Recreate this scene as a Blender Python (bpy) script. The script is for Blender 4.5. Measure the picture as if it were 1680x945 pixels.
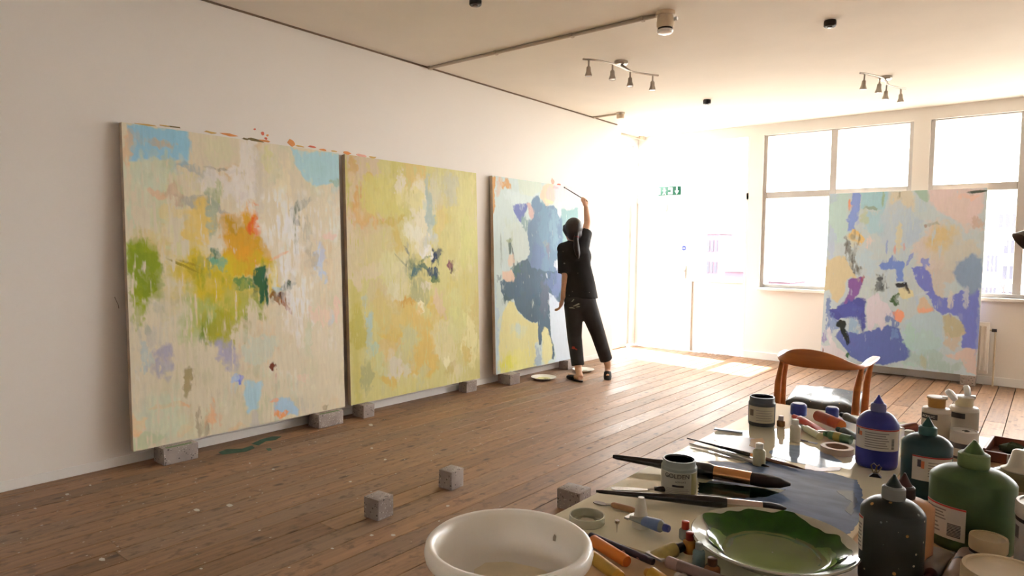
import bpy, bmesh, math, random
import numpy as np
from math import sin, cos, pi, radians, atan2, hypot, sqrt
from mathutils import Vector, Matrix, Quaternion

# ------------------------------------------------------------------ clear
for o in list(bpy.data.objects):
    bpy.data.objects.remove(o, do_unlink=True)
scene = bpy.context.scene
COL = scene.collection
random.seed(7)

# ------------------------------------------------------------------ camera
S = 1.28
FPX, YAW, PIT, ROLL = 1094.69, .6804, .0578, .0129
H = 2.7955           # ceiling height
L = 8.0868           # far wall
CAM = Vector((4.1448, 0.0, S))
_f = Vector((-sin(YAW)*cos(PIT), cos(YAW)*cos(PIT), -sin(PIT)))
_r = Vector((cos(YAW), sin(YAW), 0)); _u = _r.cross(_f)
CR = cos(ROLL)*_r + sin(ROLL)*_u
CU = -sin(ROLL)*_r + cos(ROLL)*_u
CF = _f
cd = bpy.data.cameras.new('camera'); cam = bpy.data.objects.new('camera', cd); COL.objects.link(cam)
cd.sensor_width = 36; cd.sensor_fit = 'HORIZONTAL'; cd.lens = FPX/1680*36; cd.clip_start = .02; cd.clip_end = 500
m = Matrix.Identity(4)
for i in range(3):
    m[i][0] = CR[i]; m[i][1] = CU[i]; m[i][2] = -CF[i]; m[i][3] = CAM[i]
cam.matrix_world = m
scene.camera = cam

def ray(x, y):
    return CR*((x-840)/FPX) + CU*((472.5-y)/FPX) + CF
def on(x, y, ax, v):
    d = ray(x, y); return CAM + d*((v-CAM[ax])/d[ax])
def at_depth(x, y, dep):
    return CAM + ray(x, y)*dep
def proj(P):
    d = Vector(P)-CAM; z = d.dot(CF)
    return 840+FPX*d.dot(CR)/z, 472.5-FPX*d.dot(CU)/z, z
def zat(P, py):
    """height z above the point P (x, y) that shows at picture row py"""
    a, b = 0.0, 3.0
    for _ in range(40):
        c = (a+b)/2
        if proj((P[0], P[1], c))[1] > py: a = c
        else: b = c
    return (a+b)/2
def mpp(P):
    return proj(P)[2]/FPX     # metres per picture pixel at P

# ------------------------------------------------------------------ world, sun, exposure
SKY = 9.9
w = bpy.data.worlds.new('world'); scene.world = w; w.use_nodes = True
bg = w.node_tree.nodes['Background']
bg.inputs[0].default_value = (1.0, .99, .975, 1); bg.inputs[1].default_value = SKY
sd = bpy.data.lights.new('sun', 'SUN'); sun = bpy.data.objects.new('sun', sd); COL.objects.link(sun)
sd.energy = 18.0; sd.angle = radians(.6); sd.color = (1, .97, .92)
sun.rotation_euler = Vector((2.05, -.30, -2.67)).to_track_quat('-Z', 'Y').to_euler()
sun.location = (-6, 9, 9)
vs = scene.view_settings
vs.view_transform = 'Standard'; vs.look = 'None'; vs.gamma = 1; vs.exposure = 1.1; vs.use_curve_mapping = False

# ------------------------------------------------------------------ materials
def lin(c):
    return tuple(((v/255)/12.92 if v/255 <= .04045 else ((v/255+.055)/1.055)**2.4) for v in c[:3])
MC = {}
def mat(name, col, rough=.5, metal=0.0, var=.08, scale=18, bump=0.0, coat=0.0, spec=.5, sx=(1, 1, 1), space='Object', col2=None, trans=0.0, ior=1.45, emit=None):
    if name in MC: return MC[name]
    m = bpy.data.materials.new(name); m.use_nodes = True
    nt = m.node_tree; N = nt.nodes; Lk = nt.links
    b = N['Principled BSDF']
    tc = N.new('ShaderNodeTexCoord'); mp = N.new('ShaderNodeMapping'); mp.inputs['Scale'].default_value = sx
    Lk.new(tc.outputs[space], mp.inputs[0])
    nz = N.new('ShaderNodeTexNoise'); nz.inputs['Scale'].default_value = scale; nz.inputs['Detail'].default_value = 5
    Lk.new(mp.outputs[0], nz.inputs[0])
    rp = N.new('ShaderNodeValToRGB'); c = lin(col)
    if col2 is None:
        lo = tuple(v*(1-var) for v in c); hi = tuple(min(1, v*(1+var)) for v in c)
    else:
        lo = c; hi = lin(col2)
    rp.color_ramp.elements[0].position = .32; rp.color_ramp.elements[1].position = .68
    rp.color_ramp.elements[0].color = lo+(1,); rp.color_ramp.elements[1].color = hi+(1,)
    Lk.new(nz.outputs[0], rp.inputs[0]); Lk.new(rp.outputs[0], b.inputs['Base Color'])
    b.inputs['Roughness'].default_value = rough; b.inputs['Metallic'].default_value = metal
    b.inputs['Specular IOR Level'].default_value = spec; b.inputs['IOR'].default_value = ior
    b.inputs['Coat Weight'].default_value = coat; b.inputs['Coat Roughness'].default_value = .08
    b.inputs['Transmission Weight'].default_value = trans
    if emit:
        b.inputs['Emission Color'].default_value = lin(emit[0])+(1,); b.inputs['Emission Strength'].default_value = emit[1]
    if bump:
        bp = N.new('ShaderNodeBump'); bp.inputs['Strength'].default_value = bump; bp.inputs['Distance'].default_value = .01
        Lk.new(nz.outputs[0], bp.inputs['Height']); Lk.new(bp.outputs[0], b.inputs['Normal'])
    MC[name] = m
    return m

def speckle_mat(name, col, specks, rough=.5, scale=60, thr=.12, var=.1, coat=0.0, metal=0.0, bump=0.0):
    """base colour with small dried paint specks of the given colours"""
    if name in MC: return MC[name]
    m = mat(name, col, rough, metal, var, 10, bump, coat)
    nt = m.node_tree; N = nt.nodes; Lk = nt.links; b = N['Principled BSDF']
    src = b.inputs['Base Color'].links[0].from_socket
    tc = N.new('ShaderNodeTexCoord')
    for i, sc in enumerate(specks):
        mp = N.new('ShaderNodeMapping'); mp.inputs['Location'].default_value = (i*3.1, i*1.7, i*.9)
        Lk.new(tc.outputs['Object'], mp.inputs[0])
        v = N.new('ShaderNodeTexVoronoi'); v.inputs['Scale'].default_value = scale*(1+.35*i)
        Lk.new(mp.outputs[0], v.inputs[0])
        n2 = N.new('ShaderNodeTexNoise'); n2.inputs['Scale'].default_value = scale*.35; Lk.new(mp.outputs[0], n2.inputs[0])
        ml = N.new('ShaderNodeMath'); ml.operation = 'MULTIPLY'; ml.inputs[1].default_value = thr*2.0; Lk.new(n2.outputs[0], ml.inputs[0])
        lt = N.new('ShaderNodeMath'); lt.operation = 'LESS_THAN'; Lk.new(v.outputs['Distance'], lt.inputs[0]); Lk.new(ml.outputs[0], lt.inputs[1])
        # only some of the cells carry a speck
        sp = N.new('ShaderNodeSeparateColor'); Lk.new(v.outputs['Color'], sp.inputs[0])
        g2 = N.new('ShaderNodeMath'); g2.operation = 'GREATER_THAN'; g2.inputs[1].default_value = .62; Lk.new(sp.outputs[0], g2.inputs[0])
        mm = N.new('ShaderNodeMath'); mm.operation = 'MULTIPLY'; Lk.new(lt.outputs[0], mm.inputs[0]); Lk.new(g2.outputs[0], mm.inputs[1])
        mx = N.new('ShaderNodeMix'); mx.data_type = 'RGBA'
        Lk.new(mm.outputs[0], mx.inputs[0]); Lk.new(src, mx.inputs[6]); mx.inputs[7].default_value = lin(sc)+(1,)
        src = mx.outputs[2]
    Lk.new(src, b.inputs['Base Color'])
    return m

def glass_mat(name, tint=(1, 1, 1), refl=1.0):
    if name in MC: return MC[name]
    m = bpy.data.materials.new(name); m.use_nodes = True
    nt = m.node_tree; N = nt.nodes; Lk = nt.links
    N.remove(N['Principled BSDF']); out = N['Material Output']
    t = N.new('ShaderNodeBsdfTransparent'); t.inputs[0].default_value = tuple(tint)+(1,)
    g = N.new('ShaderNodeBsdfGlossy'); g.inputs['Roughness'].default_value = .02
    lw = N.new('ShaderNodeLayerWeight'); pw = N.new('ShaderNodeMath'); pw.operation = 'POWER'; pw.inputs[1].default_value = 5; Lk.new(lw.outputs['Facing'], pw.inputs[0]); lw.inputs[0].default_value = .5
    fr = N.new('ShaderNodeMath'); fr.operation = 'MULTIPLY_ADD'; fr.inputs[1].default_value = .96; fr.inputs[2].default_value = .035; Lk.new(pw.outputs[0], fr.inputs[0])
    nz = N.new('ShaderNodeTexNoise'); nz.inputs['Scale'].default_value = 3
    bp = N.new('ShaderNodeBump'); bp.inputs['Strength'].default_value = .01; Lk.new(nz.outputs[0], bp.inputs['Height']); Lk.new(bp.outputs[0], g.inputs['Normal'])
    mu = N.new('ShaderNodeMath'); mu.operation = 'MULTIPLY'; mu.inputs[1].default_value = refl; Lk.new(fr.outputs[0], mu.inputs[0])
    mx = N.new('ShaderNodeMixShader'); Lk.new(mu.outputs[0], mx.inputs[0]); Lk.new(t.outputs[0], mx.inputs[1]); Lk.new(g.outputs[0], mx.inputs[2])
    Lk.new(mx.outputs[0], out.inputs[0]); MC[name] = m
    return m

def attr_mat(name, rough=.6, bump=.10):
    """painted canvas: colour from the painted strokes stored on the mesh, plus brush relief"""
    m = bpy.data.materials.new(name); m.use_nodes = True
    nt = m.node_tree; N = nt.nodes; Lk = nt.links; b = N['Principled BSDF']
    a = N.new('ShaderNodeAttribute'); a.attribute_name = 'paint'
    tc = N.new('ShaderNodeTexCoord'); mp = N.new('ShaderNodeMapping'); mp.inputs['Scale'].default_value = (30, 30, 7)
    Lk.new(tc.outputs['Object'], mp.inputs[0])
    nz = N.new('ShaderNodeTexNoise'); nz.inputs['Scale'].default_value = 2.2; nz.inputs['Detail'].default_value = 6; Lk.new(mp.outputs[0], nz.inputs[0])
    mr = N.new('ShaderNodeMapRange'); mr.inputs[3].default_value = .94; mr.inputs[4].default_value = 1.06; Lk.new(nz.outputs[0], mr.inputs[0])
    mx = N.new('ShaderNodeMix'); mx.data_type = 'RGBA'; mx.blend_type = 'MULTIPLY'; mx.inputs[0].default_value = 1
    Lk.new(a.outputs['Color'], mx.inputs[6]); Lk.new(mr.outputs[0], mx.inputs[7]); Lk.new(mx.outputs[2], b.inputs['Base Color'])
    bp = N.new('ShaderNodeBump'); bp.inputs['Strength'].default_value = bump; bp.inputs['Distance'].default_value = .004
    Lk.new(nz.outputs[0], bp.inputs['Height']); Lk.new(bp.outputs[0], b.inputs['Normal'])
    b.inputs['Roughness'].default_value = rough; b.inputs['Specular IOR Level'].default_value = .3
    return m

# ------------------------------------------------------------------ mesh helpers
class MB:
    def __init__(s): s.v = []; s.f = []
    def add(s, vs, fs, M=None):
        k = len(s.v)
        s.v += [tuple(M @ Vector(p)) if M else tuple(p) for p in vs]
        s.f += [tuple(i+k for i in f) for f in fs]
        return s
    def box(s, a, b, M=None):
        x0, y0, z0 = a; x1, y1, z1 = b
        return s.add([(x0, y0, z0), (x1, y0, z0), (x1, y1, z0), (x0, y1, z0), (x0, y0, z1), (x1, y0, z1), (x1, y1, z1), (x0, y1, z1)],
                     [(0, 3, 2, 1), (4, 5, 6, 7), (0, 1, 5, 4), (1, 2, 6, 5), (2, 3, 7, 6), (3, 0, 4, 7)], M)
    def bbox(s, a, b, bev=.003, seg=2, M=None):
        bm = bmesh.new(); bmesh.ops.create_cube(bm, size=1)
        for v in bm.verts:
            v.co = Vector([a[i]+(v.co[i]+.5)*(b[i]-a[i]) for i in range(3)])
        bmesh.ops.bevel(bm, geom=bm.edges[:], offset=bev, segments=seg, affect='EDGES', profile=.5)
        bm.verts.index_update()
        s.add([v.co[:] for v in bm.verts], [[v.index for v in f.verts] for f in bm.faces], M); bm.free(); return s
    def lathe(s, prof, n=32, M=None, sy=1.0, cap=True):
        vs = []; fs = []
        for r, z in prof:
            for i in range(n):
                a = 2*pi*i/n; vs.append((r*cos(a), r*sy*sin(a), z))
        for j in range(len(prof)-1):
            for i in range(n):
                k = (i+1) % n; fs.append((j*n+i, j*n+k, (j+1)*n+k, (j+1)*n+i))
        if cap:
            if prof[0][0] > 1e-6: fs.append(tuple(range(n-1, -1, -1)))
            if prof[-1][0] > 1e-6: fs.append(tuple((len(prof)-1)*n+i for i in range(n)))
        return s.add(vs, fs, M)
    def tube(s, pts, rad, n=10, M=None, flat=None, up=None):
        """tube along points; rad = number or list; flat = (width factor, height factor) per point or None"""
        pts = [Vector(p) for p in pts]
        if not isinstance(rad, (list, tuple)): rad = [rad]*len(pts)
        vs = []; fs = []; pu = None
        for i, p in enumerate(pts):
            t = (pts[min(i+1, len(pts)-1)]-pts[max(i-1, 0)]).normalized()
            if pu is None:
                pu = Vector(up) if up else (Vector((0, 0, 1)) if abs(t.z) < .9 else Vector((1, 0, 0)))
            sd_ = t.cross(pu)
            if sd_.length < 1e-6: sd_ = t.cross(Vector((.3, .9, .1)))
            sd_.normalize(); uu = sd_.cross(t).normalized(); pu = uu
            fw, fh = (flat[i] if flat else (1, 1))
            for k in range(n):
                a = 2*pi*k/n; vs.append(p+sd_*(cos(a)*rad[i]*fw)+uu*(sin(a)*rad[i]*fh))
        for j in range(len(pts)-1):
            for k in range(n):
                q = (k+1) % n; fs.append((j*n+k, j*n+q, (j+1)*n+q, (j+1)*n+k))
        fs.append(tuple(range(n-1, -1, -1))); fs.append(tuple((len(pts)-1)*n+k for k in range(n)))
        return s.add(vs, fs, M)
    def ell(s, c, r, M=None, n=16, m_=10):
        vs = []; fs = []
        for j in range(m_+1):
            th = pi*j/m_
            for i in range(n):
                a = 2*pi*i/n; vs.append((c[0]+r[0]*sin(th)*cos(a), c[1]+r[1]*sin(th)*sin(a), c[2]+r[2]*cos(th)))
        for j in range(m_):
            for i in range(n):
                k = (i+1) % n; fs.append((j*n+k, j*n+i, (j+1)*n+i, (j+1)*n+k))
        return s.add(vs, fs, M)
    def prism(s, poly, z0, z1, M=None):
        n = len(poly); vs = [(x, y, z0) for x, y in poly]+[(x, y, z1) for x, y in poly]
        fs = [tuple(range(n-1, -1, -1)), tuple(range(n, 2*n))]+[(i, (i+1) % n, n+(i+1) % n, n+i) for i in range(n)]
        return s.add(vs, fs, M)
    def arcstrip(s, r, a0, a1, z0, z1, th=.0006, n=16, sy=1.0):
        vs = []; fs = []
        for i in range(n+1):
            a = a0+(a1-a0)*i/n
            for rr, z in ((r, z0), (r, z1), (r+th, z1), (r+th, z0)):
                vs.append((rr*cos(a), rr*sin(a)*sy, z))
        for i in range(n):
            for k in range(4):
                q = (k+1) % 4; fs.append((i*4+k, (i+1)*4+k, (i+1)*4+q, i*4+q))
        fs.append((0, 1, 2, 3)); fs.append((n*4+3, n*4+2, n*4+1, n*4))
        return s.add(vs, fs)
    def mesh(s, name, smooth=35):
        me = bpy.data.meshes.new(name); me.from_pydata(s.v, [], s.f); me.validate()
        bm = bmesh.new(); bm.from_mesh(me); bmesh.ops.remove_doubles(bm, verts=bm.verts, dist=1e-6)
        bmesh.ops.recalc_face_normals(bm, faces=bm.faces); bm.to_mesh(me); bm.free()
        if smooth:
            me.shade_smooth(); me.set_sharp_from_angle(angle=radians(smooth))
        return me
    def build(s, name, material, parent=None, smooth=35, label=None):
        return link(name, s.mesh(name, smooth), material, parent, label)

def link(name, me, material=None, parent=None, label=None):
    o = bpy.data.objects.new(name, me); COL.objects.link(o)
    if material: me.materials.append(material)
    if parent: o.parent = parent
    if label: o['label'] = label
    return o
def tag(o, label=None, cat=None, group=None, kind=None):
    if label: o['label'] = label
    if cat: o['category'] = cat
    if group: o['group'] = group
    if kind: o['kind'] = kind
    return o
def thing(name, label, cat, loc=(0, 0, 0), rotz=0, group=None, rot=None, kind=None):
    o = bpy.data.objects.new(name, None); COL.objects.link(o)
    o.empty_display_size = .05; o.location = loc
    o.rotation_euler = rot if rot is not None else (0, 0, rotz)
    return tag(o, label, cat, group, kind)
def struct(name, label, mb, material, smooth=None):
    o = mb.build(name, material, None, smooth); o['kind'] = 'structure'; o['label'] = label
    return o
def dup(root, loc, rot=None, label=None):
    r = root.copy(); COL.objects.link(r); r.location = loc
    if rot is not None: r.rotation_euler = rot
    if label: r['label'] = label
    for ch in list(root.children):
        c = ch.copy(); COL.objects.link(c); c.parent = r
        for g in ch.children:
            d = g.copy(); COL.objects.link(d); d.parent = c
    return r
def along(p0, p1):
    """euler that turns local x onto p1-p0, local z near up; and the length"""
    d = Vector(p1)-Vector(p0); x = d.normalized(); y = Vector((0, 0, 1)).cross(x).normalized(); z = x.cross(y)
    M = Matrix((x, y, z)).transposed()
    return M.to_euler(), d.length
_tc = {}
def textgeo(txt, size, ext=.0003):
    key = (txt, round(size, 5))
    if key in _tc: return _tc[key]
    cu = bpy.data.curves.new('t', 'FONT'); cu.body = txt; cu.size = size; cu.extrude = ext; cu.align_x = 'CENTER'; cu.align_y = 'CENTER'
    cu.resolution_u = 3
    o = bpy.data.objects.new('t', cu); COL.objects.link(o)
    dg = bpy.context.evaluated_depsgraph_get(); me = bpy.data.meshes.new_from_object(o.evaluated_get(dg))
    r = ([v.co[:] for v in me.vertices], [tuple(p.vertices) for p in me.polygons])
    bpy.data.objects.remove(o); bpy.data.curves.remove(cu); bpy.data.meshes.remove(me)
    _tc[key] = r
    return r
def text_round(txt, size, r, ang, z, material, parent, name='lettering', sy=1.0):
    vs, fs = textgeo(txt, size); mb = MB()
    mb.add([((r+.0009+q[2])*cos(ang+q[0]/r), (r+.0009+q[2])*sin(ang+q[0]/r)*sy, z+q[1]) for q in vs], fs)
    return mb.build(name, material, parent, None)
def text_flat(txt, size, M, material, parent, name='lettering'):
    vs, fs = textgeo(txt, size); return MB().add(vs, fs, M).build(name, material, parent, None)
def remeshed(mb, name, voxel, material, parent=None, smooth_it=4, label=None):
    me = mb.mesh(name, None); o = bpy.data.objects.new('tmp', me); COL.objects.link(o)
    r = o.modifiers.new('r', 'REMESH'); r.mode = 'VOXEL'; r.voxel_size = voxel
    if smooth_it:
        s = o.modifiers.new('s', 'SMOOTH'); s.factor = .5; s.iterations = smooth_it
    dg = bpy.context.evaluated_depsgraph_get(); m2 = bpy.data.meshes.new_from_object(o.evaluated_get(dg))
    bpy.data.objects.remove(o); m2.name = name; m2.materials.clear(); m2.shade_smooth()
    return link(name, m2, material, parent, label)

# ================================================================== STRUCTURE
XR, YB = 7.45, -2.6           # right wall, back wall
M_wall = mat('wall_paint', (236, 231, 224), .75, var=.015, scale=1.2, bump=.02)
M_ceil = mat('ceiling_paint', (239, 232, 219), .8, var=.02, scale=2.5, bump=.03)
M_white = mat('white_gloss_paint', (238, 236, 232), .4, var=.02, scale=6)
M_alu = mat('grey_aluminium_frame', (196, 192, 188), .5, .1, var=.05, scale=9)
M_conduit = mat('conduit_grey', (196, 182, 164), .5, var=.05)
M_glass = glass_mat('window_glass')
M_sub = mat('dark_subfloor', (60, 38, 26), .9, var=.2)

def plank_material():
    m = bpy.data.materials.new('worn_pine_plank'); m.use_nodes = True
    nt = m.node_tree; N = nt.nodes; Lk = nt.links; b = N['Principled BSDF']
    g = N.new('ShaderNodeNewGeometry'); oi = N.new('ShaderNodeObjectInfo')
    cv = N.new('ShaderNodeCombineXYZ'); Lk.new(oi.outputs['Random'], cv.inputs[2])
    sc = N.new('ShaderNodeVectorMath'); sc.operation = 'SCALE'; sc.inputs['Scale'].default_value = 37; Lk.new(cv.outputs[0], sc.inputs[0])
    ad = N.new('ShaderNodeVectorMath'); ad.operation = 'ADD'; Lk.new(g.outputs['Position'], ad.inputs[0]); Lk.new(sc.outputs[0], ad.inputs[1])
    def noise(scl, vec=(1, 1, 1), det=5, src=ad):
        mp = N.new('ShaderNodeMapping'); mp.inputs['Scale'].default_value = vec; Lk.new(src.outputs[0], mp.inputs[0])
        n = N.new('ShaderNodeTexNoise'); n.inputs['Scale'].default_value = scl; n.inputs['Detail'].default_value = det
        Lk.new(mp.outputs[0], n.inputs[0]); return n, mp
    def ramp(src, *els):
        r = N.new('ShaderNodeValToRGB'); e = r.color_ramp.elements
        while len(e) < len(els): e.new(.5)
        for i, (p, c) in enumerate(els): e[i].position = p; e[i].color = (tuple(c)+(1,)) if len(c) == 3 else c
        Lk.new(src, r.inputs[0]); return r
    def mix(f, a, bb, mode='MIX'):
        x = N.new('ShaderNodeMix'); x.data_type = 'RGBA'; x.blend_type = mode
        if isinstance(f, float): x.inputs[0].default_value = f
        else: Lk.new(f, x.inputs[0])
        for s, i in ((a, 6), (bb, 7)):
            if isinstance(s, tuple): x.inputs[i].default_value = s+(1,)
            else: Lk.new(s, x.inputs[i])
        return x.outputs[2]
    # tone of the board
    tone = ramp(oi.outputs['Random'], (0, lin((132, 99, 72))), (.35, lin((148, 112, 82))), (.7, lin((160, 121, 88))), (1, lin((142, 113, 88))))
    gr, _ = noise(3.0, (16, .8, 1), 6)
    grr = ramp(gr.outputs[0], (.3, (.72, .72, .72)), (.7, (1.12, 1.12, 1.12)))
    c = mix(1.0, tone.outputs[0], grr.outputs[0], 'MULTIPLY')
    # worn greyish patches
    wn, _ = noise(1.6, (1, .5, 1), 6)
    wr = ramp(wn.outputs[0], (.48, (0, 0, 0)), (.72, (.55, .55, .55)))
    c = mix(wr.outputs[0], c, lin((136, 120, 104)))
    # knots
    mp = N.new('ShaderNodeMapping'); mp.inputs['Scale'].default_value = (9, 4.2, 1); Lk.new(ad.outputs[0], mp.inputs[0])
    v = N.new('ShaderNodeTexVoronoi'); v.inputs['Scale'].default_value = 1.0; Lk.new(mp.outputs[0], v.inputs[0])
    kr = ramp(v.outputs['Distance'], (.06, (.8, .8, .8)), (.17, (0, 0, 0)))
    c = mix(kr.outputs[0], c, lin((58, 36, 26)))
    # fine dirt
    dn, _ = noise(26, (1, .6, 1), 4)
    dr = ramp(dn.outputs[0], (.55, (0, 0, 0)), (.70, (.55, .55, .55)))
    c = mix(dr.outputs[0], c, lin((72, 52, 40)))
    # pale dried drips
    fn, _ = noise(60, (1, .8, 1), 2)
    fr_ = ramp(fn.outputs[0], (.745, (0, 0, 0)), (.765, (.7, .7, .7)))
    c = mix(fr_.outputs[0], c, lin((190, 184, 174)))
    Lk.new(c, b.inputs['Base Color'])
    rr = ramp(wn.outputs[0], (.3, (.46, .46, .46)), (.7, (.68, .68, .68))); Lk.new(rr.outputs[0], b.inputs['Roughness'])
    b.inputs['Specular IOR Level'].default_value = .6
    bp = N.new('ShaderNodeBump'); bp.inputs['Strength'].default_value = .25; bp.inputs['Distance'].default_value = .004
    Lk.new(gr.outputs[0], bp.inputs['Height']); Lk.new(bp.outputs[0], b.inputs['Normal'])
    return m
M_plank = plank_material()

# ---- floor: sub floor with single planks running along the left wall
floor = struct('floor', 'worn reddish brown plank floor of the studio', MB().box((-.30, YB, -.06), (XR, L+.02, -.022)), M_sub)
BW = .1319
x = 2.21 - BW*19
rng = random.Random(3)
pm = {}
while x < XR-.02:
    x0 = max(x, -.29); x1 = min(x+BW-.0056, XR-.001)
    y = YB - rng.uniform(0, 3)
    while y < L:
        ln = rng.choice((4.2, 5.4, 6.6)); y0 = max(y, YB+.002); y1 = min(y+ln, L+.0)
        if y1-y0 > .05 and x1-x0 > .01:
            key = (round(x1-x0, 4), round(y1-y0, 3))
            if key not in pm:
                me = MB().bbox((0, 0, -.022), (x1-x0, y1-y0-.002, 0), .0012, 1).mesh('plank', None); me.materials.append(M_plank); pm[key] = me
            o = bpy.data.objects.new('plank', pm[key]); COL.objects.link(o); o.parent = floor
            o.location = (x0, y0, rng.uniform(-.0016, 0))
        y += ln
    x += BW

# ---- ceiling slab, plus an added unseen overhang that keeps sun off the far windows
struct('ceiling', 'off white plaster ceiling', MB().box((-.30, YB-.2, H), (XR+.2, L+.55, H+.25)), M_ceil)
# ---- left partition wall, carries the paintings
wall_left = struct('wall_left', 'long white wall on the left that carries the leaning canvases', MB().box((-.30, YB, -.06), (0, 7.09, H)), M_wall)
struct('wall_back', 'white wall behind the viewer', MB().box((-.3, YB-.2, -.06), (XR+.2, YB, H)), M_wall)
struct('wall_right', 'white wall on the right outside the view', MB().box((XR, YB, -.06), (XR+.2, L+.2, H)), M_wall)

# ---- far wall: beam, pillars and apron below the windows
SILL = .865
wf = MB()
wf.box((-.30, L, 2.668), (XR, L+.20, H))
BAYS = [(1.415, 2.955), (3.105, 4.655), (4.815, 6.365), (6.525, 7.30)]
wf.box((1.255, L, 0), (1.415, L+.20, 2.668))
for i in range(3): wf.box((BAYS[i][1], L, SILL), (BAYS[i+1][0], L+.20, 2.668))
wf.box((7.30, L, SILL), (XR, L+.20, 2.668))
wf.box((1.415, L, -.06), (XR, L+.20, SILL))
struct('wall_far', 'white far wall with beam, pillars and apron under the windows', wf, M_wall)
struct('baseboard_far', 'white skirting board under the far windows', MB().bbox((1.26, L-.018, 0), (XR, L+.001, .085), .004), M_white)
struct('baseboard_left', 'low white skirting strip along the left wall', MB().bbox((-.001, YB+.01, 0), (.008, 7.085, .055), .003), M_white)
struct('trim_1', 'white window board running along the far sill', MB().bbox((1.40, L-.045, SILL-.035), (XR, L+.09, SILL), .006), M_white)
struct('shadow_line', 'thin dark strip in place of the shadow gap where left wall meets ceiling', MB().bbox((0, YB+.01, H-.012), (.010, 7.088, H), .002), mat('shadow_strip', (120, 98, 78), .7))  # brown strip colours in the shade of the gap under the ceiling

def pane(mb_a, mb_b, parent):
    return MB().box(mb_a, mb_b).build('pane', M_glass, parent, None)
# ---- glazed door bay: top lights over the door, side light beside it
w1 = thing('window_1', 'white framed glazing beside and above the fire exit door', None, (-.25, L, 0), kind='structure')
def fbox(name, a, b, m_, par, off, bev=.004):
    a = [a[i]-off[i] for i in range(3)]; b = [b[i]-off[i] for i in range(3)]
    return MB().bbox(a, b, bev, 1).build(name, m_, par, 30)
o1 = (-.25, L, 0)
for a, b in (((-.29, L, 1.99), (-.225, L+.09, 2.668)), ((.475, L, 1.99), (.545, L+.09, 2.668)), ((1.225, L, 0), (1.256, L+.09, 2.668)),
             ((-.29, L, 1.918), (1.256, L+.09, 1.998)), ((.505, L, 0), (.56, L+.09, 1.918)), ((.56, L, .90), (1.225, L+.09, .955)), ((-.29, L, 0), (-.255, L+.09, 1.918))):
    fbox('frame_bar', a, b, M_white, w1, o1)
fbox('lower_panel', (.56, L+.025, 0), (1.225, L+.055, .90), M_white, w1, o1)
for a, b in (((-.225, 1.998), (.475, 2.668)), ((.545, 1.998), (1.225, 2.668)), ((.56, .955), (1.225, 1.918))):
    pane((a[0]+.25, .045, a[1]), (b[0]+.25, .051, b[1]), w1)
# ---- door
d1 = thing('door_1', 'white fire exit door beside the glazed side light', None, (-.255, L+.02, 0), kind='structure')
MB().bbox((.004, 0, .006), (.754, .045, 1.914), .004, 1).build('door_leaf', M_white, d1, 30)
MB().bbox((.735, -.004, .02), (.752, .002, 1.90), .001, 1).build('edge_strip', M_alu, d1, 30)
pc = on(1090, 341, 1, L); MB().bbox((pc.x+.255-.028, -.012, pc.z-.05), (pc.x+.255+.028, .002, pc.z+.05), .004).build('closer_plate', M_alu, d1, 30)
sg = MB().bbox((pc.x+.255-.05, -.004, on(1090, 376, 1, L).z-.03), (pc.x+.255+.05, .002, on(1090, 376, 1, L).z+.03), .001, 1).build('door_notice', mat('notice_grey_green', (150, 165, 150), .5), d1, 30)
zz = on(1090, 376, 1, L).z
for k in range(2):
    MB().box((pc.x+.255-.038, -.0055, zz+.008-.022*k-.004), (pc.x+.255+.038, -.004, zz+.008-.022*k+.004)).build('notice_line', M_white, sg, None)
bs = on(1121, 407, 1, L)
MB().lathe([(.032, 0), (.032, .003)], 24, Matrix.Translation((bs.x+.255, .001, bs.z)) @ Matrix.Rotation(pi/2, 4, 'X')).build('blue_disc_sign', mat('sign_blue', (60, 75, 150), .4), d1, 30)
MB().box((bs.x+.255-.018, -.0035, bs.z-.004), (bs.x+.255+.018, -.0025, bs.z+.004)).build('disc_bar', M_white, d1, None)
hz_ = on(1124, 447, 1, L)
MB().bbox((.695, -.014, .93), (.725, .001, 1.10), .004).build('handle_plate', M_alu, d1, 30)
MB().tube([(.71, -.01, 1.03), (.71, -.05, 1.03), (.60, -.05, 1.03)], .009, 8).build('door_handle', M_alu, d1)
MB().bbox((.12, -.05, .95), (.60, -.03, .98), .004).build('push_bar', M_white, d1, 30)
# ---- grey framed windows
def bay(n, x0, x1, label):
    wn = thing('window_%d' % n, label, None, (x0, L+.03, SILL), kind='structure')
    W = x1-x0; HH = 2.668-SILL; fr = .04; zt = 1.925-SILL
    xm = (x0+x1)/2 if W > 1 else None
    def fb(nm, a, b): return MB().bbox(a, b, .004, 1).build(nm, M_alu, wn, 30)
    fb('frame_side', (0, 0, 0), (fr, .08, HH)); fb('frame_side', (W-fr, 0, 0), (W, .08, HH))
    fb('frame_bottom', (fr, 0, 0), (W-fr, .08, fr)); fb('frame_top', (fr, 0, HH-.012), (W-fr, .08, HH))
    cols = [(fr, W-fr)]
    if xm:
        fb('mullion', (W/2-.035, 0, fr), (W/2+.035, .08, HH-.012)); cols = [(fr, W/2-.035), (W/2+.035, W-fr)]
    for a, b in cols:
        fb('transom', (a, 0, zt), (b, .08, zt+.075))
        MB().box((a, .035, fr), (b, .041, zt)).build('pane', M_glass, wn, None)
        MB().box((a, .035, zt+.075), (b, .041, HH-.012)).build('pane', M_glass, wn, None)
    return wn
bay(2, *BAYS[0], 'grey framed four pane window next to the exit door bay')
bay(3, *BAYS[1], 'grey framed window behind the right edge of the blue painting')
bay(4, *BAYS[2], 'grey framed window right of the view')
bay(5, *BAYS[3], 'narrow grey framed window in the right corner')
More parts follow.
